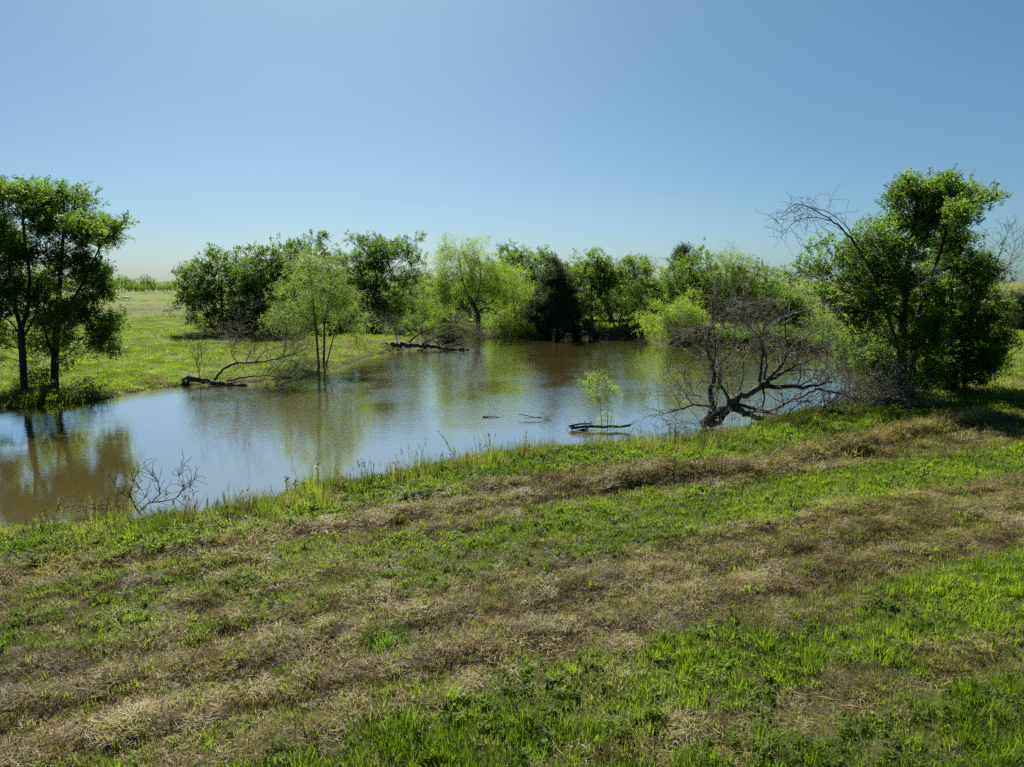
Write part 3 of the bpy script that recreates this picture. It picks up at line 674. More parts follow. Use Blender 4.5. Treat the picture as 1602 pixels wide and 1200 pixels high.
# --- pale willow at the water's edge in front of them
tree('willow_tree', 'airy pale green willow on three thin stems standing at the water edge', 'tree', (503, 573),
     [([(499, 575), (496, 540), (494, 510), (490, 470), (486, 430)], .12, .03), ([(506, 574), (507, 540), (508, 505), (516, 460)], .11, .03), ([(508, 568), (517, 545), (524, 520), (536, 490)], .07, .02), ([(494, 510), (470, 490), (452, 490)], .05, .02)],
     [(488, 412, 24, 16), (478, 440, 34, 24), (510, 436, 28, 22), (455, 462, 22, 20), (490, 468, 36, 24), (530, 468, 24, 22), (447, 498, 22, 16), (480, 500, 30, 18), (520, 500, 28, 20), (548, 500, 18, 18), (470, 516, 26, 8), (543, 525, 16, 10)],
     'willow', 300, 5, 31, .95, 'willowbark', zbase=.15, tip=.007, spread=.25, step=.5)
wl_ = 'small bright willows along the far bank'
tree('willow_tree', 'light green bushy willow in front of the flat-topped dark tree', 'tree', (592, 518),
     [([(592, 518), (592, 490), (588, 455)], .09, .03), ([(596, 518), (604, 490), (606, 465)], .07, .02)],
     [(586, 445, 20, 17), (592, 468, 28, 20), (575, 485, 22, 18), (606, 490, 22, 18), (592, 504, 28, 10)], 'willow', 170, 5, 32, 1.25, 'willowbark', zbase=.5, tip=.008, spread=.3, step=.6)
tree('willow_tree', 'small light willow alone between the dark clump and the big central willow', 'tree', (655, 508),
     [([(655, 508), (655, 480), (652, 455)], .08, .03), ([(658, 508), (666, 480), (668, 460)], .06, .02)],
     [(650, 458, 15, 14), (662, 470, 18, 16), (648, 485, 16, 14), (668, 490, 14, 12)], 'willow', 110, 5, 33, 1.3, 'willowbark', zbase=.6, tip=.008, spread=.3, step=.6)
tree('oak_tree', 'dark low tree in the gap behind the small light willow', 'tree', (676, 502),
     [([(676, 502), (676, 470), (674, 440)], .12, .04)], [(660, 440, 14, 13), (678, 436, 16, 12), (672, 458, 22, 18), (680, 482, 22, 18), (640, 452, 10, 10)], 'oak', 130, 7, 34, 1.5, zbase=.7, step=.8, spread=.35)
# --- central willow
tree('willow_tree', 'big open willow with a crooked dark trunk at the middle of the far bank', 'tree', (747, 527),
     [([(747, 527), (748, 505), (747, 490), (740, 477), (735, 466)], .34, .26), ([(735, 466), (728, 452), (722, 430), (716, 395)], .13, .04), ([(741, 478), (748, 462), (752, 430), (748, 400)], .12, .04),
      ([(747, 488), (758, 482), (770, 484), (782, 494)], .12, .05), ([(740, 474), (752, 470), (764, 476), (776, 466), (780, 450)], .09, .04), ([(735, 472), (722, 482), (712, 492)], .06, .03)],
     [(708, 382, 17, 11), (732, 382, 16, 9), (714, 400, 24, 14), (735, 405, 22, 15), (700, 425, 18, 18), (730, 432, 26, 18), (758, 420, 26, 22), (778, 425, 18, 20), (700, 462, 20, 26), (745, 448, 26, 14), (774, 450, 16, 14), (698, 490, 16, 14), (688, 440, 8, 10)],
     'brightwillow', 400, 6, 41, 1.25, 'bark', zbase=.5, tip=.010, spread=.3, step=.6, tintb=-.1)
tree('willow_tree', 'bright weeping willow hanging to the bank right of the crooked trunk', 'tree', (805, 524),
     [([(805, 524), (806, 495), (802, 460), (800, 440)], .13, .04), ([(805, 500), (820, 475), (822, 455)], .07, .03)],
     [(805, 432, 20, 14), (800, 452, 26, 18), (818, 468, 20, 20), (795, 480, 22, 20), (815, 498, 24, 16), (792, 505, 20, 14)], 'brightwillow', 220, 6, 42, 1.25, 'willowbark', zbase=.5, tip=.008, spread=.32, step=.6, tintb=.2)
tree('shrub', 'bright rounded willow shrub overhanging the water left of the cedar', 'shrub', (815, 527),
     [([(815, 527), (815, 512)], .05, .03), ([(808, 527), (800, 515)], .04, .02)], [(815, 510, 24, 11), (797, 514, 18, 9), (832, 516, 10, 7)], 'brightwillow', 110, 6, 43, 1.1, 'willowbark', zbase=.4, tip=.008, spread=.28, step=.5, tintb=.35)
back = 'dark trees filling the background behind the far bank'
tree('oak_tree', 'dark tree behind the crown of the central willow', 'tree', (790, 508), [([(790, 508), (790, 470), (788, 420)], .2, .06)],
     [(788, 408, 20, 13), (808, 412, 16, 12), (775, 425, 20, 16), (800, 432, 26, 18), (790, 460, 30, 20), (780, 488, 30, 16)], 'oak', 160, 7, 44, 1.7, zbase=.7, step=.9, spread=.42)
tree('oak_tree', 'mid green tree behind the left shoulder of the cedar', 'tree', (838, 508), [([(838, 508), (838, 470), (836, 425)], .2, .06)],
     [(828, 412, 18, 11), (850, 408, 16, 10), (832, 430, 24, 16), (856, 428, 20, 15), (840, 455, 30, 20), (836, 484, 26, 16)], 'elm', 160, 7, 45, 1.7, zbase=.7, step=.9, spread=.42)
# --- cedar
tree('cedar_tree', 'dark conical cedar with a pointed top on the far bank', 'tree', (872, 528), [([(872, 528), (870, 480), (869, 430), (868, 392)], .24, .03)],
     [(868, 396, 4, 9), (869, 410, 8, 10), (866, 425, 15, 11), (874, 440, 20, 12), (862, 450, 20, 12), (876, 462, 28, 14), (862, 475, 26, 14), (886, 482, 28, 15), (868, 496, 40, 14), (900, 500, 30, 14), (842, 490, 16, 10), (848, 506, 26, 11), (880, 512, 46, 9)],
     'cedar', 480, 8, 51, 1.5, zbase=.5, droop=False, up=.15, step=.5, spread=.22, thr=.06)
# --- trees right of the cedar
tree('elm_tree', 'mid green tree between the cedar and the leaning grey trunks', 'tree', (926, 514), [([(926, 514), (926, 480), (924, 430)], .2, .05)],
     [(915, 418, 18, 12), (938, 414, 18, 11), (920, 438, 24, 17), (945, 438, 20, 17), (922, 465, 28, 18), (936, 490, 22, 14)], 'elm', 190, 7, 52, 1.5, zbase=.6, step=.8, spread=.36, tintb=.1)
tree('elm_tree', 'broad green tree with several leaning grey trunks right of the cedar', 'tree', (968, 512),
     [([(962, 512), (958, 490), (966, 465), (985, 440)], .15, .04), ([(968, 512), (972, 485), (968, 450), (960, 425)], .14, .04), ([(976, 513), (988, 490), (1002, 470), (1008, 450)], .12, .03), ([(985, 513), (996, 495), (1016, 478)], .08, .03)],
     [(958, 415, 20, 12), (982, 414, 20, 11), (1002, 424, 16, 13), (962, 436, 26, 17), (992, 440, 26, 18), (1016, 442, 12, 16), (950, 462, 24, 16), (985, 465, 28, 18), (1012, 470, 16, 18), (948, 485, 18, 12), (1005, 492, 18, 12)], 'elm', 280, 6, 53, 1.35, 'grey', zbase=.6, step=.7, spread=.34, tintb=.15)
tree('cedar_tree', 'small dark cedar tip poking above the trees right of centre', 'tree', (1068, 508), [([(1068, 508), (1068, 450), (1067, 392)], .16, .03)],
     [(1067, 396, 4, 8), (1066, 410, 9, 9), (1069, 424, 11, 9), (1066, 440, 12, 12), (1068, 462, 14, 14)], 'cedar', 120, 8, 54, 1.6, zbase=.7, droop=False, up=.15, step=.6, spread=.25, thr=.06)
tree('elm_tree', 'green tree wrapped round the small cedar tip', 'tree', (1085, 517), [([(1085, 517), (1086, 470), (1088, 430)], .16, .05)],
     [(1090, 412, 14, 12), (1052, 425, 14, 13), (1078, 432, 20, 15), (1104, 430, 13, 13), (1090, 455, 26, 18), (1058, 450, 18, 17), (1096, 484, 24, 16), (1060, 475, 20, 14)], 'elm', 220, 7, 55, 1.45, zbase=.6, step=.8, spread=.36)
tree('shrub', 'bright light green willow shrub on the bank behind the dead tree', 'shrub', (1062, 528), [([(1062, 528), (1062, 505), (1066, 480)], .07, .03), ([(1054, 528), (1040, 512)], .05, .02), ([(1068, 528), (1082, 500)], .05, .02)],
     [(1064, 478, 20, 13), (1050, 492, 22, 14), (1078, 492, 20, 15), (1036, 508, 18, 12), (1062, 510, 28, 14), (1028, 516, 12, 7)], 'brightwillow', 230, 6, 56, 1.2, 'willowbark', zbase=.5, tip=.008, spread=.3, step=.5, tintb=.3)
tree('willow_tree', 'tall pale feathery tree with a dark trunk right of the small cedar', 'tree', (1132, 520), [([(1132, 520), (1132, 480), (1136, 440), (1136, 410)], .17, .04), ([(1132, 490), (1124, 450), (1120, 430)], .08, .03)],
     [(1134, 404, 16, 10), (1122, 416, 12, 10), (1146, 416, 12, 12), (1134, 430, 24, 14), (1120, 450, 16, 16), (1150, 448, 18, 18), (1136, 470, 28, 14)], 'willow', 200, 5, 57, 1.35, 'bark', zbase=.6, tip=.009, spread=.32, step=.6, tintb=.1)
tree('elm_tree', 'thin open tree with sky between its twigs right of the feathery one', 'tree', (1182, 520), [([(1182, 520), (1180, 480), (1176, 440)], .13, .04), ([(1182, 500), (1200, 465), (1206, 445)], .08, .03)],
     [(1168, 425, 15, 11), (1190, 432, 16, 10), (1174, 450, 24, 14), (1210, 446, 16, 13), (1190, 475, 30, 18), (1216, 470, 18, 16), (1165, 495, 24, 14)], 'elm', 180, 5, 58, 1.4, zbase=.6, step=.7, spread=.34)
tree('shrub', 'rounded mid green shrub on the right part of the far bank', 'shrub', (1242, 526), [([(1242, 526), (1242, 500), (1242, 478)], .09, .03)],
     [(1240, 472, 18, 12), (1232, 490, 20, 15), (1254, 490, 18, 15), (1242, 508, 26, 13)], 'elm', 150, 7, 59, 1.3, zbase=.6, step=.6, spread=.3)
tree('shrub', 'low light green shrub beyond the dead tree tips, near the big right tree', 'shrub', (1290, 532), [([(1290, 532), (1290, 512)], .05, .02)],
     [(1280, 515, 20, 10), (1300, 518, 18, 9), (1262, 522, 12, 7)], 'brightwillow', 80, 6, 60, 1.2, zbase=.6, step=.6, spread=.3)
# --- the big trees on the right bank
tree('elm_tree', 'biggest tree on the right bank with a thick black trunk and dead arching limb', 'tree', (1413, 626),
     [([(1413, 626), (1411, 570), (1412, 520), (1416, 460), (1424, 400), (1432, 340), (1436, 300)], .30, .05), ([(1426, 622), (1428, 570), (1432, 520), (1442, 470), (1462, 420), (1478, 370), (1485, 310)], .17, .04),
      ([(1416, 450), (1385, 420), (1362, 395)], .10, .03), ([(1412, 500), (1370, 475), (1330, 460), (1290, 440)], .09, .02), ([(1440, 360), (1480, 330), (1520, 318)], .08, .02), ([(1412, 540), (1380, 525), (1345, 510)], .07, .02)],
     [(1430, 296, 24, 12), (1475, 296, 30, 11), (1440, 312, 34, 20), (1498, 308, 30, 16), (1535, 314, 22, 9), (1400, 340, 26, 18), (1450, 345, 36, 20), (1500, 335, 30, 16), (1378, 372, 28, 18), (1425, 378, 34, 22), (1480, 375, 34, 22), (1345, 385, 20, 16), (1322, 405, 20, 14), (1370, 410, 32, 20), (1290, 420, 18, 10), (1258, 398, 16, 8), (1270, 425, 22, 8), (1410, 430, 40, 28), (1335, 440, 30, 16), (1370, 455, 32, 22), (1310, 465, 26, 12), (1410, 480, 36, 26), (1345, 490, 30, 20), (1390, 520, 30, 24), (1340, 530, 24, 16), (1360, 560, 22, 18), (1400, 570, 30, 22), (1445, 470, 30, 24), (1450, 520, 26, 26), (1425, 545, 26, 24), (1440, 585, 24, 22), (1375, 595, 22, 14), (1420, 605, 24, 12), (1240, 440, 10, 5), (1300, 385, 16, 12)],
     'elm', 900, 6, 71, .88, zbase=.7, clump_=.8, spread=.24)
tree('elm_tree', 'dense tree crowding the right side of the biggest right bank tree', 'tree', (1492, 610),
     [([(1492, 610), (1492, 560), (1490, 500), (1488, 440), (1492, 390)], .20, .04), ([(1470, 612), (1468, 570), (1462, 530), (1466, 480)], .09, .03), ([(1492, 520), (1520, 480), (1540, 450)], .08, .02), ([(1508, 608), (1512, 570), (1524, 540)], .07, .02)],
     [(1500, 380, 22, 18), (1530, 400, 18, 16), (1480, 415, 30, 22), (1520, 430, 26, 18), (1550, 425, 16, 12), (1475, 455, 34, 22), (1520, 470, 34, 22), (1555, 475, 18, 12), (1460, 500, 34, 24), (1505, 510, 38, 26), (1545, 520, 26, 18), (1475, 545, 36, 24), (1525, 550, 36, 20), (1556, 548, 18, 10), (1500, 578, 40, 16), (1540, 575, 24, 10), (1455, 580, 26, 16), (1470, 600, 24, 10), (1515, 596, 26, 10), (1565, 500, 10, 12)],
     'elm', 640, 7, 72, .88, zbase=.7, clump_=.8, spread=.24, tintb=-.12)
tree('cedar_tree', 'dark small cedar at the right edge beside the pale gravel strip', 'tree', (1597, 516), [([(1597, 516), (1596, 490), (1594, 470)], .12, .03)],
     [(1595, 474, 6, 7), (1594, 486, 13, 9), (1600, 496, 18, 10), (1598, 508, 22, 8)], 'cedar', 130, 8, 73, 1.5, zbase=.9, droop=False, up=.2, step=.5, spread=.22, thr=.06)

# ------------------------------------------------------------------ dead wood
def twigs(r, P, D, L, rad, depth, edges, gravity=0., dirb=None, wander=.35):
    """recursive bare twig from P"""
    n = max(2, int(L / .16)); step = L / n; p = np.array(P, float); d = np.array(D, float)
    for k in range(n):
        d = d + r.normal(0, wander * .45, 3); d[2] += gravity * .12
        d /= np.linalg.norm(d); q = p + d * step; ra, rb = rad * (1 - k / n * .8), rad * (1 - (k + 1) / n * .8)
        edges.append((p, q, max(ra, .006), max(rb, .005), d)); p = q
        if depth > 0 and r.uniform() < .65 and k > 0:
            s = d + rdir(r) * .9
            twigs(r, p, s / np.linalg.norm(s), L * r.uniform(.3, .55), max(rb * .6, .004), depth - 1, edges, gravity, dirb, wander)
def edges_mesh(name, edges, off, mat, sides=4):
    P0 = np.array([e[0] for e in edges]) - off; P1 = np.array([e[1] for e in edges]) - off
    D = np.array([e[4] for e in edges]); V, Q = edge_tubes(P0, P1, np.array([e[2] for e in edges]), np.array([e[3] for e in edges]), D, D, sides)
    return np_mesh(name, V, Q, None, mat, True)
def dead_tree(name, label, cat, base, limbs, seed, zbase=.3, mat='dead', twig_mat='dead', tw=(6, .9, .014, 2), gravity=.3, sec=None):
    """limbs: (polyline (px, py, dY), r0, r1, twig count); first limb is the trunk"""
    r = np.random.default_rng(seed)
    Y0 = at(base[0], base[1], zbase)[1]; p0 = atY(limbs[0][0][0][0], limbs[0][0][0][1], Y0)
    root = thing(name, label, cat, tuple(p0)); edges = []
    for k, (pl, r0, r1, nt_) in enumerate(limbs):
        W = spline([atY(q[0], q[1], Y0 + (q[2] if len(q) > 2 else 0)) for q in pl], .18); n = len(W)
        W[1:-1] += r.normal(0, .25 * r0, (n - 2, 3))
        V, Q, t = tube(W - p0, r0, r1, 8 if r0 > .06 else 6, .10, seed + k)
        nm = 'trunk' if k == 0 else 'limb'
        link(nm, np_mesh(nm, V, Q, t, M[mat if r0 > .035 else twig_mat], True), root)
        D = np.gradient(W, axis=0); D /= np.linalg.norm(D, axis=1, keepdims=True)
        for j in range(int(nt_ * 2.4)):
            i = int(n * r.uniform(.25, 1)); i = min(i, n - 1)
            d = D[i] * .6 + rdir(r, .25) * .9; d /= np.linalg.norm(d)
            ra = r0 + (r1 - r0) * i / n
            twigs(r, W[i], d, tw[1] * r.uniform(.5, 1.3), min(tw[2], ra * .7) * r.uniform(.7, 1.2), tw[3], edges, gravity)
        if sec and nt_ >= 4:
            for j in range(sec[0]):
                i = int(n * r.uniform(.2, .95)); d = D[i] * .7 + rdir(r, .35) * .8; d /= np.linalg.norm(d)
                twigs(r, W[i], d, sec[1] * r.uniform(.6, 1.2), min(sec[2], (r0 + (r1 - r0) * i / n) * .75), tw[3], edges, gravity * .6, None, .2)
        twigs(r, W[-1], D[-1], tw[1] * .7, min(tw[2], r1), 1, edges, gravity)
    if edges: link('twigs', edges_mesh('twigs', edges, p0, M[twig_mat]), root, kind='stuff')
    return root
dead_tree('fallen_tree', 'dark fallen tree lying along the left shore with arching bare limbs', 'fallen tree', (300, 600),
          [([(281, 603, .1), (292, 593), (320, 596), (350, 601), (385, 605, -.3)], .19, .12, 3), ([(335, 594), (352, 576), (372, 568), (400, 567), (430, 562), (460, 553)], .08, .02, 9), ([(372, 568), (362, 552), (368, 538)], .035, .012, 5),
           ([(385, 566), (392, 548), (384, 530)], .03, .012, 5), ([(400, 566), (412, 552), (430, 545), (450, 542)], .03, .012, 6), ([(355, 596), (400, 588), (440, 590), (470, 592)], .06, .02, 7), ([(370, 602), (420, 606), (455, 596), (480, 590)], .08, .02, 7),
           ([(420, 588), (440, 570), (455, 556), (475, 548)], .03, .01, 6), ([(312, 597), (312, 585), (306, 565)], .03, .012, 5), ([(430, 600), (460, 580), (478, 566)], .03, .01, 5)],
          81, 0.1, twig_mat='grey', tw=(6, 1.35, .010, 2), gravity=.2, sec=(4, 2.2, .020))
dead_tree('fallen_tree', 'fallen dark tree lying in the water in front of the central willow', 'fallen tree', (610, 546),
          [([(598, 540, .2), (620, 539), (650, 541), (690, 544), (748, 549)], .26, .07, 6), ([(640, 536), (655, 522), (675, 514), (700, 510), (725, 514)], .09, .03, 9), ([(660, 538), (690, 525), (715, 516), (740, 518)], .08, .02, 8),
           ([(622, 538), (618, 522), (610, 508)], .04, .015, 6), ([(700, 543), (730, 536), (752, 538)], .06, .02, 6), ([(606, 544), (640, 549), (670, 546)], .10, .04, 4)],
          82, 0.1, twig_mat='grey', tw=(6, 1.7, .014, 2), gravity=.15, sec=(3, 2.6, .030))
dead_tree('fallen_tree', 'large black uprooted dead tree spreading bare limbs at the right shore', 'fallen tree', (1128, 654),
          [([(1108, 659, -.2), (1122, 646), (1136, 640), (1152, 624), (1176, 613), (1198, 598), (1215, 584, .3)], .22, .10, 4),
           ([(1100, 664, -.2), (1112, 652, -.1), (1126, 644)], .20, .17, 4), ([(1112, 668, -.4), (1126, 656, -.2), (1140, 640)], .15, .10, 3),
           ([(1118, 642), (1112, 618), (1117, 592), (1113, 567), (1105, 545), (1109, 520)], .12, .04, 9), ([(1115, 578), (1119, 545), (1115, 500), (1114, 462)], .045, .014, 6), ([(1120, 575), (1140, 555), (1152, 535)], .045, .015, 5),
           ([(1140, 624), (1127, 603), (1124, 588), (1132, 575)], .065, .025, 4), ([(1188, 598), (1193, 560), (1189, 530), (1186, 512)], .075, .025, 7), ([(1196, 594), (1199, 565), (1194, 545)], .06, .025, 5), ([(1190, 530), (1178, 518), (1165, 514)], .03, .012, 5),
           ([(1157, 612), (1163, 585), (1162, 560), (1155, 540), (1148, 528)], .035, .012, 6), ([(1162, 560), (1172, 545), (1186, 550)], .022, .01, 4), ([(1158, 600), (1150, 580), (1160, 575)], .02, .01, 3),
           ([(1200, 594), (1222, 572), (1231, 548), (1229, 515), (1228, 488)], .07, .014, 7), ([(1226, 565), (1244, 535), (1250, 520)], .03, .01, 5), ([(1240, 570), (1258, 540), (1264, 522)], .025, .01, 5),
           ([(1205, 594), (1235, 577), (1262, 566), (1282, 558)], .065, .014, 9), ([(1212, 586), (1250, 578), (1290, 580)], .035, .012, 7), ([(1195, 604), (1230, 605, -.4), (1265, 605, -.6), (1302, 598, -.8)], .11, .03, 9), ([(1250, 604, -.5), (1280, 588, -.7), (1305, 566, -.8)], .03, .01, 6),
           ([(1150, 632), (1185, 641), (1210, 641), (1250, 622), (1278, 609)], .085, .03, 9), ([(1148, 638), (1172, 649, -.5), (1200, 659, -.8), (1227, 661, -1)], .15, .07, 6), ([(1275, 609, -.5), (1300, 613, -.8), (1340, 624, -1)], .045, .012, 9), ([(1240, 628, -.5), (1265, 628, -.7), (1272, 636, -.8)], .03, .012, 6),
           ([(1194, 605), (1196, 625), (1190, 642)], .05, .03, 2), ([(1215, 640), (1214, 652), (1218, 664)], .03, .02, 2),
           ([(1110, 636), (1085, 634), (1062, 641), (1032, 649)], .055, .012, 8), ([(1032, 649), (1045, 664, -.6), (1060, 676, -1)], .026, .01, 4), ([(1066, 640), (1058, 622), (1062, 615)], .02, .008, 4), ([(1105, 555), (1085, 562), (1072, 572), (1072, 590)], .035, .012, 8), ([(1180, 641), (1230, 651, -.6), (1275, 640, -1)], .055, .02, 9), ([(1120, 500), (1140, 485), (1160, 478)], .028, .01, 6), ([(1108, 522), (1120, 502), (1138, 490)], .03, .01, 6), ([(1106, 545), (1095, 524), (1075, 526), (1050, 536)], .03, .01, 8), ([(1110, 510), (1085, 518), (1055, 528)], .025, .01, 7),
           ([(1098, 621), (1080, 615), (1060, 605)], .025, .01, 4)],
          83, .35, tw=(6, .95, .012, 2), gravity=.02, twig_mat='grey', sec=(3, 1.9, .034))
dead_tree('fallen_branch', 'grey dead forked branch rising from the near left bank over the water', 'branch', (215, 800),
          [([(219, 805), (212, 792), (206, 780), (200, 768)], 0.0225, 0.0150, 3), ([(219, 800), (232, 787), (255, 784), (275, 780), (285, 768)], 0.0210, 0.0090, 5), ([(238, 786), (250, 772), (248, 755), (240, 745)], 0.0135, 0.0060, 7), ([(278, 778), (288, 762), (280, 745)], 0.0105, 0.0045, 6),
           ([(206, 780), (192, 772), (180, 760), (172, 745)], 0.0135, 0.0053, 7), ([(203, 775), (208, 755), (214, 742)], 0.0105, 0.0045, 6), ([(285, 768), (297, 758), (303, 750)], 0.0075, 0.0037, 5), ([(212, 792), (228, 778), (220, 765)], 0.0105, 0.0053, 4)],
          84, .3, mat='dead', twig_mat='dead', tw=(5, .36, .005, 2), gravity=.35)
dead_tree('driftwood', 'tangle of thin grey driftwood along the near left waterline', 'driftwood', (130, 800),
          [([(90, 797), (115, 790), (140, 793), (165, 797)], .022, .01, 8), ([(140, 798), (165, 788), (182, 790), (196, 796)], .02, .008, 6), ([(88, 802), (92, 790), (100, 785)], .012, .006, 5), ([(120, 800), (150, 796), (190, 800)], .02, .01, 7)],
          85, .15, mat='dead', twig_mat='grey', tw=(5, .35, .006, 1), gravity=.05)
dead_tree('dead_shrub', 'dry grey broken crown of a dead shrub flopped on the near bank grass', 'dead shrub', (1105, 690),
          [([(1105, 700), (1104, 685), (1100, 668)], .03, .012, 8), ([(1104, 690), (1085, 682), (1070, 688)], .02, .008, 7), ([(1105, 690), (1122, 680), (1140, 690)], .02, .008, 7), ([(1104, 692), (1118, 700), (1124, 715)], .02, .007, 7), ([(1100, 690), (1090, 705), (1075, 712)], .018, .007, 7)],
          86, .7, mat='grey', twig_mat='grey', tw=(6, .6, .010, 2), gravity=-.1, sec=(3, .9, .014))
dead_tree('dead_shrub', 'leafless grey thicket standing on the far bank behind the uprooted dead tree', 'dead shrub', (1195, 535),
          [([(1195, 535), (1192, 505), (1185, 480)], .07, .02, 5), ([(1200, 535), (1210, 505), (1215, 482)], .06, .02, 5), ([(1190, 535), (1172, 512), (1160, 498)], .06, .02, 5), ([(1198, 530), (1200, 500), (1205, 470)], .05, .02, 5)],
          87, .5, mat='dead', twig_mat='grey', tw=(6, 1.5, .014, 1), gravity=.2)
dead_tree('dead_branch', 'long dead limb arching bare out to the left over the biggest right tree', 'branch', (1413, 626),
          [([(1404, 545, -.3), (1388, 490, -.5), (1372, 445, -.7), (1352, 405, -.9), (1326, 368, -1), (1300, 345, -1), (1270, 326, -1), (1245, 320, -1), (1228, 332, -1)], .085, .012, 12), ([(1300, 345, -1), (1265, 340, -1), (1240, 350, -1), (1222, 372, -1)], .02, .007, 9), ([(1340, 385, -.9), (1322, 352, -.6), (1290, 330, -.5), (1250, 322, -.4)], .022, .007, 8)],
          88, .7, mat='dead', twig_mat='dead', tw=(6, .9, .009, 2), gravity=-.35)
dead_tree('dead_branch', 'pale broken branch hooked in the middle of the biggest right tree', 'branch', (1413, 626),
          [([(1440, 470, -3.2), (1438, 440, -3.4), (1434, 415, -3.5), (1418, 398, -3.5)], .025, .012, 6), ([(1437, 425, -3.4), (1448, 418, -3.5), (1462, 432, -3.5)], .016, .008, 5)], 89, .7, mat='grey', twig_mat='grey', tw=(5, .5, .007, 1), gravity=-.3)

dead_tree('brush_pile', 'low tangle of brown brush along the right shore at the foot of the big trees', 'brush', (1330, 640),
          [([(1290, 646), (1320, 632), (1350, 628)], .03, .01, 9), ([(1320, 648), (1350, 632), (1385, 618)], .03, .01, 9), ([(1300, 640), (1330, 618), (1345, 600)], .02, .008, 8), ([(1350, 640), (1385, 630), (1410, 636)], .025, .01, 9), ([(1335, 645), (1342, 615), (1360, 596)], .02, .008, 8), ([(1385, 636), (1400, 615), (1396, 596)], .02, .008, 7)],
          90, .6, mat='dead', twig_mat='grey', tw=(6, 1.2, .012, 2), gravity=.4, sec=(5, 1.8, .018))
dead_tree('brush_pile', 'dry grey brush heaped on the shore below the arching dead limb', 'brush', (1290, 652),
          [([(1250, 655), (1275, 645), (1300, 640)], .025, .01, 9), ([(1270, 658), (1300, 648), (1330, 650)], .025, .01, 9), ([(1280, 655), (1290, 635), (1310, 622)], .018, .008, 8)],
          91, .6, mat='dead', twig_mat='grey', tw=(6, 1.0, .010, 2), gravity=.35, sec=(4, 1.5, .016))
dead_tree('dead_branch', 'fan of bare twigs sticking out of the dense right tree towards the frame edge', 'branch', (1492, 610),
          [([(1530, 470, -.5), (1552, 430, -.6), (1566, 390, -.8), (1578, 362, -1)], .04, .01, 8), ([(1545, 445, -.5), (1572, 420, -.6), (1592, 402, -.8)], .025, .008, 7), ([(1536, 460, -.5), (1572, 455, -.6), (1598, 462, -.8)], .025, .008, 6)],
          92, .7, mat='dead', twig_mat='grey', tw=(6, .9, .008, 2), gravity=.2, sec=(3, 1.4, .013))
dead_tree('log', 'black log lying on the bank in the shade right of the cedar, one end raised', 'log', (940, 524),
          [([(905, 524), (935, 521), (960, 517), (976, 515), (984, 520), (986, 526)], .20, .12, 3), ([(945, 520), (950, 510), (958, 505)], .05, .02, 3)], 93, .45, tw=(6, .9, .02, 1))
# --- the little willow on its floating log
dead_tree('floating_log', 'brown rotten log floating in the pond under the small willow sapling', 'log', (940, 671),
          [([(893, 670), (920, 667), (945, 668), (970, 667), (987, 665)], .065, .05, 2), ([(866, 679, -.2), (890, 675), (920, 671)], .025, .035, 2), ([(890, 667, .1), (905, 664), (925, 663)], .05, .03, 3)], 94, .05, mat='wet', twig_mat='wet', tw=(4, .35, .010, 1), gravity=.1)
dead_tree('floating_branch', 'thin dark branch floating on open water left of the sapling log', 'branch', (840, 656),
          [([(812, 648, .4), (832, 652), (860, 657)], .022, .01, 3), ([(848, 658), (866, 661), (882, 663)], .03, .015, 1), ([(820, 654), (845, 653), (858, 652)], .016, .008, 2)], 95, .03, mat='wet', twig_mat='wet', tw=(4, .4, .008, 1), gravity=-.05)
dead_tree('floating_branch', 'short stick floating alone near the tree reflections', 'branch', (768, 652),
          [([(755, 652), (770, 652), (783, 653)], .03, .01, 1)], 96, .03, mat='wet', twig_mat='wet', tw=(4, .3, .008, 0))
tree('willow_sapling', 'small bright willow sapling growing out of a floating log in the pond', 'sapling', (946, 670),
     [([(943, 670), (940, 645), (936, 620), (934, 600)], .022, .008), ([(950, 668), (951, 640), (950, 615), (946, 598)], .026, .008), ([(949, 668), (956, 655), (958, 640)], .015, .006)],
     [(936, 590, 15, 8), (928, 602, 14, 9), (952, 603, 12, 10), (940, 614, 18, 8), (959, 616, 8, 9), (942, 626, 14, 7), (928, 622, 7, 6), (953, 634, 6, 7), (948, 655, 9, 10), (955, 662, 8, 7)],
     'brightwillow', 85, 3, 97, .46, 'willowbark', zbase=.0, tip=.005, spread=.11, step=.25, tintb=.35, clump_=.15, per_clump=1)
# --- low growth along the far bank
for k, (px, py, w, h, sp, lab) in enumerate([
        (1118, 540, 26, 10, 'oak', 'low dark scrub on the far bank just left of the grey thicket'), (1168, 543, 24, 12, 'oak', 'low dark scrub on the far bank below the feathery tree'),
        (1218, 544, 26, 11, 'oak', 'low dark scrub on the far bank right of the grey thicket'), (1275, 548, 28, 10, 'elm', 'low scrub on the far bank beside the big right tree'),
        (1000, 527, 22, 9, 'elm', 'low green scrub at the waterline right of the black log'), (645, 524, 26, 10, 'elm', 'low scrub behind the fallen tree in the water'),
        (706, 524, 26, 11, 'brightwillow', 'low bright scrub left of the crooked willow trunk'), (770, 522, 18, 9, 'elm', 'low green scrub right of the crooked willow trunk'), (556, 519, 24, 9, 'elm', 'low green scrub under the flat-topped dark tree'),
        (1340, 566, 22, 16, 'elm', 'leafy scrub at the far right corner of the pond'), (455, 523, 22, 8, 'oak', 'low dark scrub under the clump beside the pale willow')]):
    tree('shrub', lab, 'shrub', (px, py), [([(px, py), (px + 2, py - h)], .05, .02)], [(px - w * .4, py - h * .7, w * .6, h * .7), (px + w * .4, py - h * .6, w * .6, h * .6), (px, py - h, w * .6, h * .6)],
         sp, 70, 7, 400 + k, 1.15, zbase=.5, step=.6, spread=.28, thr=.06)
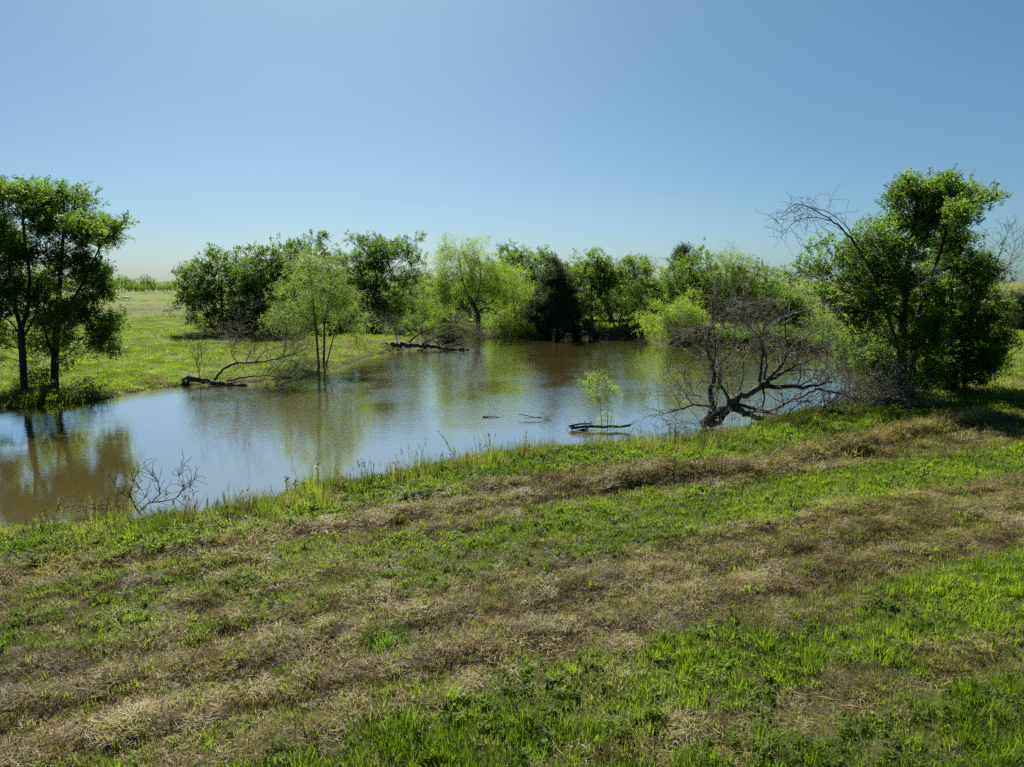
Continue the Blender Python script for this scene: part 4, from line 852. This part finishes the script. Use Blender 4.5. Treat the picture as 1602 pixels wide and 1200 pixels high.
# second row of trees behind the far bank
for k, (px, top, w, sp, lab) in enumerate([
        (712, 445, 30, 'elm', 'green tree far behind the left side of the central willow'), (905, 430, 30, 'oak', 'dark tree far behind the right shoulder of the cedar'), (1035, 450, 24, 'elm', 'low tree far behind the gap left of the small cedar tip'),
        (1160, 440, 30, 'elm', 'green tree far behind the feathery tree'), (1220, 458, 30, 'oak', 'dark low tree far behind the rounded shrub'), (630, 450, 24, 'oak', 'dark tree far behind the flat-topped tree and its neighbour'), (445, 425, 34, 'oak', 'dark tree far behind the middle of the clump'), (540, 430, 30, 'oak', 'dark tree far behind the pale willow, left of the flat-topped tree'), (665, 452, 22, 'elm', 'low green tree far behind the small light willow'),
        (752, 440, 30, 'elm', 'green tree far behind the crooked willow trunk'), (868, 425, 34, 'elm', 'green tree far behind the cedar'), (955, 432, 32, 'elm', 'green tree far behind the leaning grey trunks'), (1010, 446, 26, 'elm', 'low green tree far behind the right end of the leaning trunks'),
        (1105, 440, 30, 'oak', 'dark tree far behind the small cedar and its neighbour'), (1192, 452, 28, 'elm', 'green tree far behind the thin open tree')]):
    tree('oak_tree' if sp == 'oak' else 'elm_tree', lab, 'tree', (px, 500), [([(px, 500), (px + 2, top + 12)], .18, .05)],
         [(px, top + 8, w * .6, 10), (px - w * .4, top + 22, w * .7, 15), (px + w * .4, top + 20, w * .7, 15), (px, top + 40, w, 16)], sp, 130, 6, 430 + k, 2.0, zbase=.8, step=1.0, spread=.5)

# ------------------------------------------------------------------ single tufts and stalks on the near bank
def clump(name, label, px, py, n, R_, hgt, mat, seed, w=.012, z=.7, droop=.35):
    r = np.random.default_rng(seed); p = at(px, py, z); p = at(px, py, gz(p[0], p[1])); g = gz(p[0], p[1]); b = MB()
    for _ in range(n):
        a = r.uniform(0, 6.283); q = R_ * math.sqrt(r.uniform()); e = r.uniform(.6, 1.5); a2 = a + r.uniform(-.7, .7)
        b.blade(np.array((q * math.cos(a), q * math.sin(a), -.02)), np.array((math.cos(a2) * math.cos(e), math.sin(a2) * math.cos(e), math.sin(e))), hgt * r.uniform(.45, 1.1) * (1 - .4 * q / R_), w * r.uniform(.7, 1.3), r.uniform(.05, droop))
    o = link(name, b.mesh(name, mat), None, label=label, category='grass tuft'); o.location = (p[0], p[1], g)
def geo_mat(nm, c, gain): 
    m = leaf_mat(nm, c, c, .5, gain, instancer=False); return m
MG = geo_mat('tuft_green', (.070, .130, .014), 2.0); MD = geo_mat('tuft_deep_green', (.050, .095, .014), 1.8); MBr = geo_mat('tuft_brown', (.095, .070, .045), 1.2)
clump('grass_clump', 'bushy bright green tuft alone in the brown mown strip', 605, 1006, 720, .33, .44, MG, 1, .011)
clump('grass_clump', 'small round brown tuft at the upper edge of the mown strip', 632, 806, 360, .24, .32, MBr, 2, .010, droop=.15)
clump('grass_clump', 'tall deep green grass tuft at the waterline at the left end of the near bank', 66, 846, 520, .50, .60, MD, 3, .016)
clump('grass_clump', 'green grass tuft on the near bank at the foot of the forked dead branch', 258, 822, 460, .40, .55, MD, 4, .014)
clump('grass_clump', 'dark brown grass tuft between the two green tufts on the left bank', 186, 838, 360, .34, .38, MBr, 5, .012, droop=.2)
clump('grass_clump', 'brown grass tuft just right of the dark brown one on the left bank', 232, 850, 340, .34, .34, MBr, 6, .012, droop=.2)
clump('grass_clump', 'tall bright tuft on the bank right of the sapling', 1185, 690, 260, .35, .5, MG, 7, .018)
clump('grass_clump', 'bright green tuft at the foot of the big right tree', 1408, 652, 300, .45, .5, MG, 8, .018)
clump('grass_clump', 'tall pale reed tuft at the trunk of the dense right tree', 1478, 640, 160, .3, 1.1, geo_mat('tuft_straw', (.20, .16, .09), 1.2), 9, .014, droop=.15)
def stalk(name, label, cat, pts, r0, leaves, seed, ll=.09, lw=.035, z=.6, mat=MG):
    r = np.random.default_rng(seed); p = at(pts[0][0], pts[0][1], z); g = max(gz(p[0], p[1]), 0.); p = at(pts[0][0], pts[0][1], g); Y0 = p[1]
    W = spline([atY(q[0], q[1], Y0) for q in pts], .05); root = thing(name, label, cat, tuple(p))
    V, Q, t = tube(W - p, r0, r0 * .4, 5, .05, seed); link('stem', np_mesh('stem', V, Q, t, M['weedstem'], True), root)
    b = MB()
    for _ in range(leaves):
        i = int(r.uniform(.2, 1) * (len(W) - 1)); d = rdir(r, .2); b.leaf(W[i] - p + d * .01, d, np.array((0, 0, 1.)) + r.normal(0, .4, 3), ll * r.uniform(.6, 1.2), lw * r.uniform(.7, 1.2))
    link('leaves', b.mesh('leaves', mat), root, kind='stuff')
M['weedstem'] = plain_mat('weed_stem', (.07, .09, .03))
stalk('weed_stalk', 'single leaning leafy stalk sticking out over the water from the middle of the bank', 'weed', [(711, 712), (702, 698), (694, 685), (684, 673)], .014, 46, 1, .08, .028)
for k, (px, py, h, lab) in enumerate([(448, 776, 32, 'round-leaved young plant at the bank edge, left of its lookalike'), (461, 776, 28, 'shorter round-leaved young plant crowding beside the taller one'), (497, 766, 40, 'taller round-leaved young plant at the bank edge near the lower willow reflection'),
                                      (474, 774, 22, 'small leafy weed between the round-leaved young plants'), (765, 704, 26, 'upright leafy weed on the bank under the floating stick'), (822, 694, 22, 'leafy weed standing at the bank edge under the floating branch')]):
    stalk('weed_stalk', lab, 'weed', [(px, py), (px + 1, py - h * .5), (px - 1 + 2 * (k % 2), py - h)], .011, 34, 20 + k, .085, .06 if k < 4 else .03)

# ------------------------------------------------------------------ far things
def gzt(x, y):
    i = np.clip(np.searchsorted(gx, x) - 1, 0, nx - 2); j = np.clip(np.searchsorted(gy, y) - 1, 0, ny - 2)
    fx = (x - gx[i]) / (gx[i + 1] - gx[i]); fy = (y - gy[j]) / (gy[j + 1] - gy[j])
    return Z[j, i] * (1 - fx) * (1 - fy) + Z[j, i + 1] * fx * (1 - fy) + Z[j + 1, i] * (1 - fx) * fy + Z[j + 1, i + 1] * fx * fy
# pale gravel track on the right
xs = np.linspace(56, 130, 60); V = []
for x in xs:
    yc = 86 + 1.2 * math.sin(x * .06)
    for o_ in (-2.2, 2.2): V.append((x, yc + o_, float(gzt(np.array([x]), np.array([yc + o_]))[0]) + .07))
link('gravel_track', np_mesh('gravel_track', V, [(2 * i, 2 * i + 2, 2 * i + 3, 2 * i + 1) for i in range(59)], None, plain_mat('pale_gravel', (.40, .38, .34), .95)), kind='structure')
def far_tree(px, Y_, hgt, wid, sp, seed, label):
    r = np.random.default_rng(seed); x = (px - CX) / FPX * Y_; z = float(gzt(np.array([x]), np.array([Y_]))[0])
    root = thing('distant_tree', label, 'tree', (x, Y_, z), 'trees along the horizon on the left')
    V, Q, t = tube(spline([(0, 0, -.3), (.2, 0, hgt * .3), (0, .1, hgt * .75)], hgt * .25), .22, .08, 6, .08, seed); link('trunk', np_mesh('trunk', V, Q, t, M['bark'], True), root)
    m = 130; v = r.normal(size=(m, 3)); v /= np.linalg.norm(v, axis=1, keepdims=True); q = r.uniform(size=(m, 1)) ** .45
    pos = v * q * np.array((wid / 2, wid / 2, hgt * .42)) + np.array((0, 0, hgt * .55)); pos += r.normal(0, .35, (m, 3)); pos[:, 2] = np.maximum(pos[:, 2], .3)
    scatter('crown', pos, r.uniform(-3, 3, (m, 3)), r.uniform(2.2, 4.2, m), r.uniform(.2, .8, m), T['spray', sp], root, kind='stuff')
for k, (px, Y_, h, w, lab) in enumerate([
        (172, 330, 8, 9, 'distant tree at the left horizon beside the tall pole'), (196, 335, 8, 11, 'distant rounded tree just right of the horizon pole'), (206, 350, 6, 9, 'distant low bluish tree second right of the pole'), (217, 345, 4, 9, 'distant low tree third right of the pole'),
        (227, 360, 3.6, 7, 'distant smallest tree before the gap in the left horizon row'), (237, 380, 9, 9, 'distant taller tree in the middle of the left horizon row'), (244, 390, 5.5, 7, 'distant tree right next to the taller middle one on the left horizon'), (258, 420, 3, 12, 'distant faint low tree in the thin part of the left horizon row'),
        (272, 430, 4, 10, 'distant faint low tree near the right end of the left horizon row'), (284, 425, 8, 9, 'distant tree closing the left horizon row at the dark clump'), (296, 430, 5, 9, 'distant tree half hidden by the dark clump on the horizon')]):
    far_tree(px, Y_, h, w, 'oak' if k % 3 else 'elm', 700 + k, lab)
m = 2600; a = RNG.uniform(-.95, .95, m); q = RNG.uniform(800, 1500, m); wx = np.sin(a) * q; wy = np.cos(a) * q
dens_ = fbm(a * 30, q * 0, 601, 4); keep = (dens_ > .46); wx, wy = wx[keep], wy[keep]; m = len(wx)
scatter('distant_woodland', np.stack([wx, wy, gzt(wx, wy) + RNG.uniform(.2, 1, m) * (.3 + 34 * np.clip(dens_[keep] - .46, 0, .4))], 1), RNG.uniform(-3, 3, (m, 3)), RNG.uniform(7, 13, m), RNG.uniform(.2, .8, m), T['spray', 'oak'], kind='stuff')
def pole(px, Y_, top, label, arm):
    x = (px - CX) / FPX * Y_; z = float(gzt(np.array([x]), np.array([Y_]))[0]); root = thing('utility_pole', label, 'utility pole', (x, Y_, z)); h = atY(px, top, Y_)[2] - z
    V, Q, t = tube(np.array([(0, 0, -.5), (0, 0, h * .5), (0, 0, h)]), .17, .12, 8, .02, 1); link('post', np_mesh('post', V, Q, t, M['dead'], True), root)
    if arm:
        V, Q, t = tube(np.array([(-1.2, 0, h - .5), (0, 0, h - .5), (1.2, 0, h - .5)]), .08, .08, 4, .01, 2); link('crossarm', np_mesh('crossarm', V, Q, t, M['dead']), root)
        for dx in (-1.05, -.4, .4, 1.05):
            V, Q, t = tube(np.array([(dx, 0, h - .42), (dx, 0, h - .3), (dx, 0, h - .2)]), .05, .04, 6, .01, 3); link('insulator', np_mesh('insulator', V, Q, t, M['grey']), root)
pole(183, 300, 416, 'tall thin pole standing on the left horizon', False)
pole(1036, 280, 431, 'utility pole with crossarm in the gap left of the small cedar tip', True)
pole(1239, 260, 436, 'utility pole with crossarm against the sky left of the big right tree', True)
# white cow in the far pasture
def cow(px, py, label):
    p = at(px, py, .6); p[2] = float(gzt(p[:1], p[1:2])[0]); root = thing('cow', label, 'cow', tuple(p))
    J = {'hip': (0, .75, 1.12, .30), 'mid': (0, 0, 1.05, .36), 'sh': (0, -.65, 1.12, .32), 'neck': (0, -1.0, 1.05, .17), 'poll': (0, -1.25, .80, .14), 'muz': (0, -1.45, .50, .09),
         'tail': (0, 1.0, 1.05, .05), 'tip': (0, 1.06, .5, .04)}
    for s_, x in (('l', -.2), ('r', .2)):
        J['fk' + s_] = (x, -.62, .55, .09); J['ff' + s_] = (x, -.64, .0, .065); J['st' + s_] = (x, .72, .72, .13); J['hk' + s_] = (x, .88, .45, .08); J['hf' + s_] = (x, .80, .0, .065)
        J['er' + s_] = (x * 1.3, -1.18, .92, .05)
    names = list(J); E_ = [('mid', 'hip'), ('mid', 'sh'), ('sh', 'neck'), ('neck', 'poll'), ('poll', 'muz'), ('hip', 'tail'), ('tail', 'tip')]
    for s_ in 'lr': E_ += [('sh', 'fk' + s_), ('fk' + s_, 'ff' + s_), ('hip', 'st' + s_), ('st' + s_, 'hk' + s_), ('hk' + s_, 'hf' + s_), ('poll', 'er' + s_)]
    me = bpy.data.meshes.new('body'); me.from_pydata([J[n][:3] for n in names], [(names.index(a), names.index(b)) for a, b in E_], [])
    me.materials.append(plain_mat('white_hide', (.72, .70, .66), .8, .08)); o = link('body', me, root)
    md = o.modifiers.new('skin', 'SKIN'); o.modifiers.new('sub', 'SUBSURF').render_levels = 1
    for v, n in zip(me.skin_vertices[0].data, names): v.radius = (J[n][3],) * 2
    me.skin_vertices[0].data[names.index('mid')].use_root = True
    root.rotation_euler = (0, 0, 1.9)
cow(198, 469, 'small white cow grazing in the far left pasture beside the left bank trees')
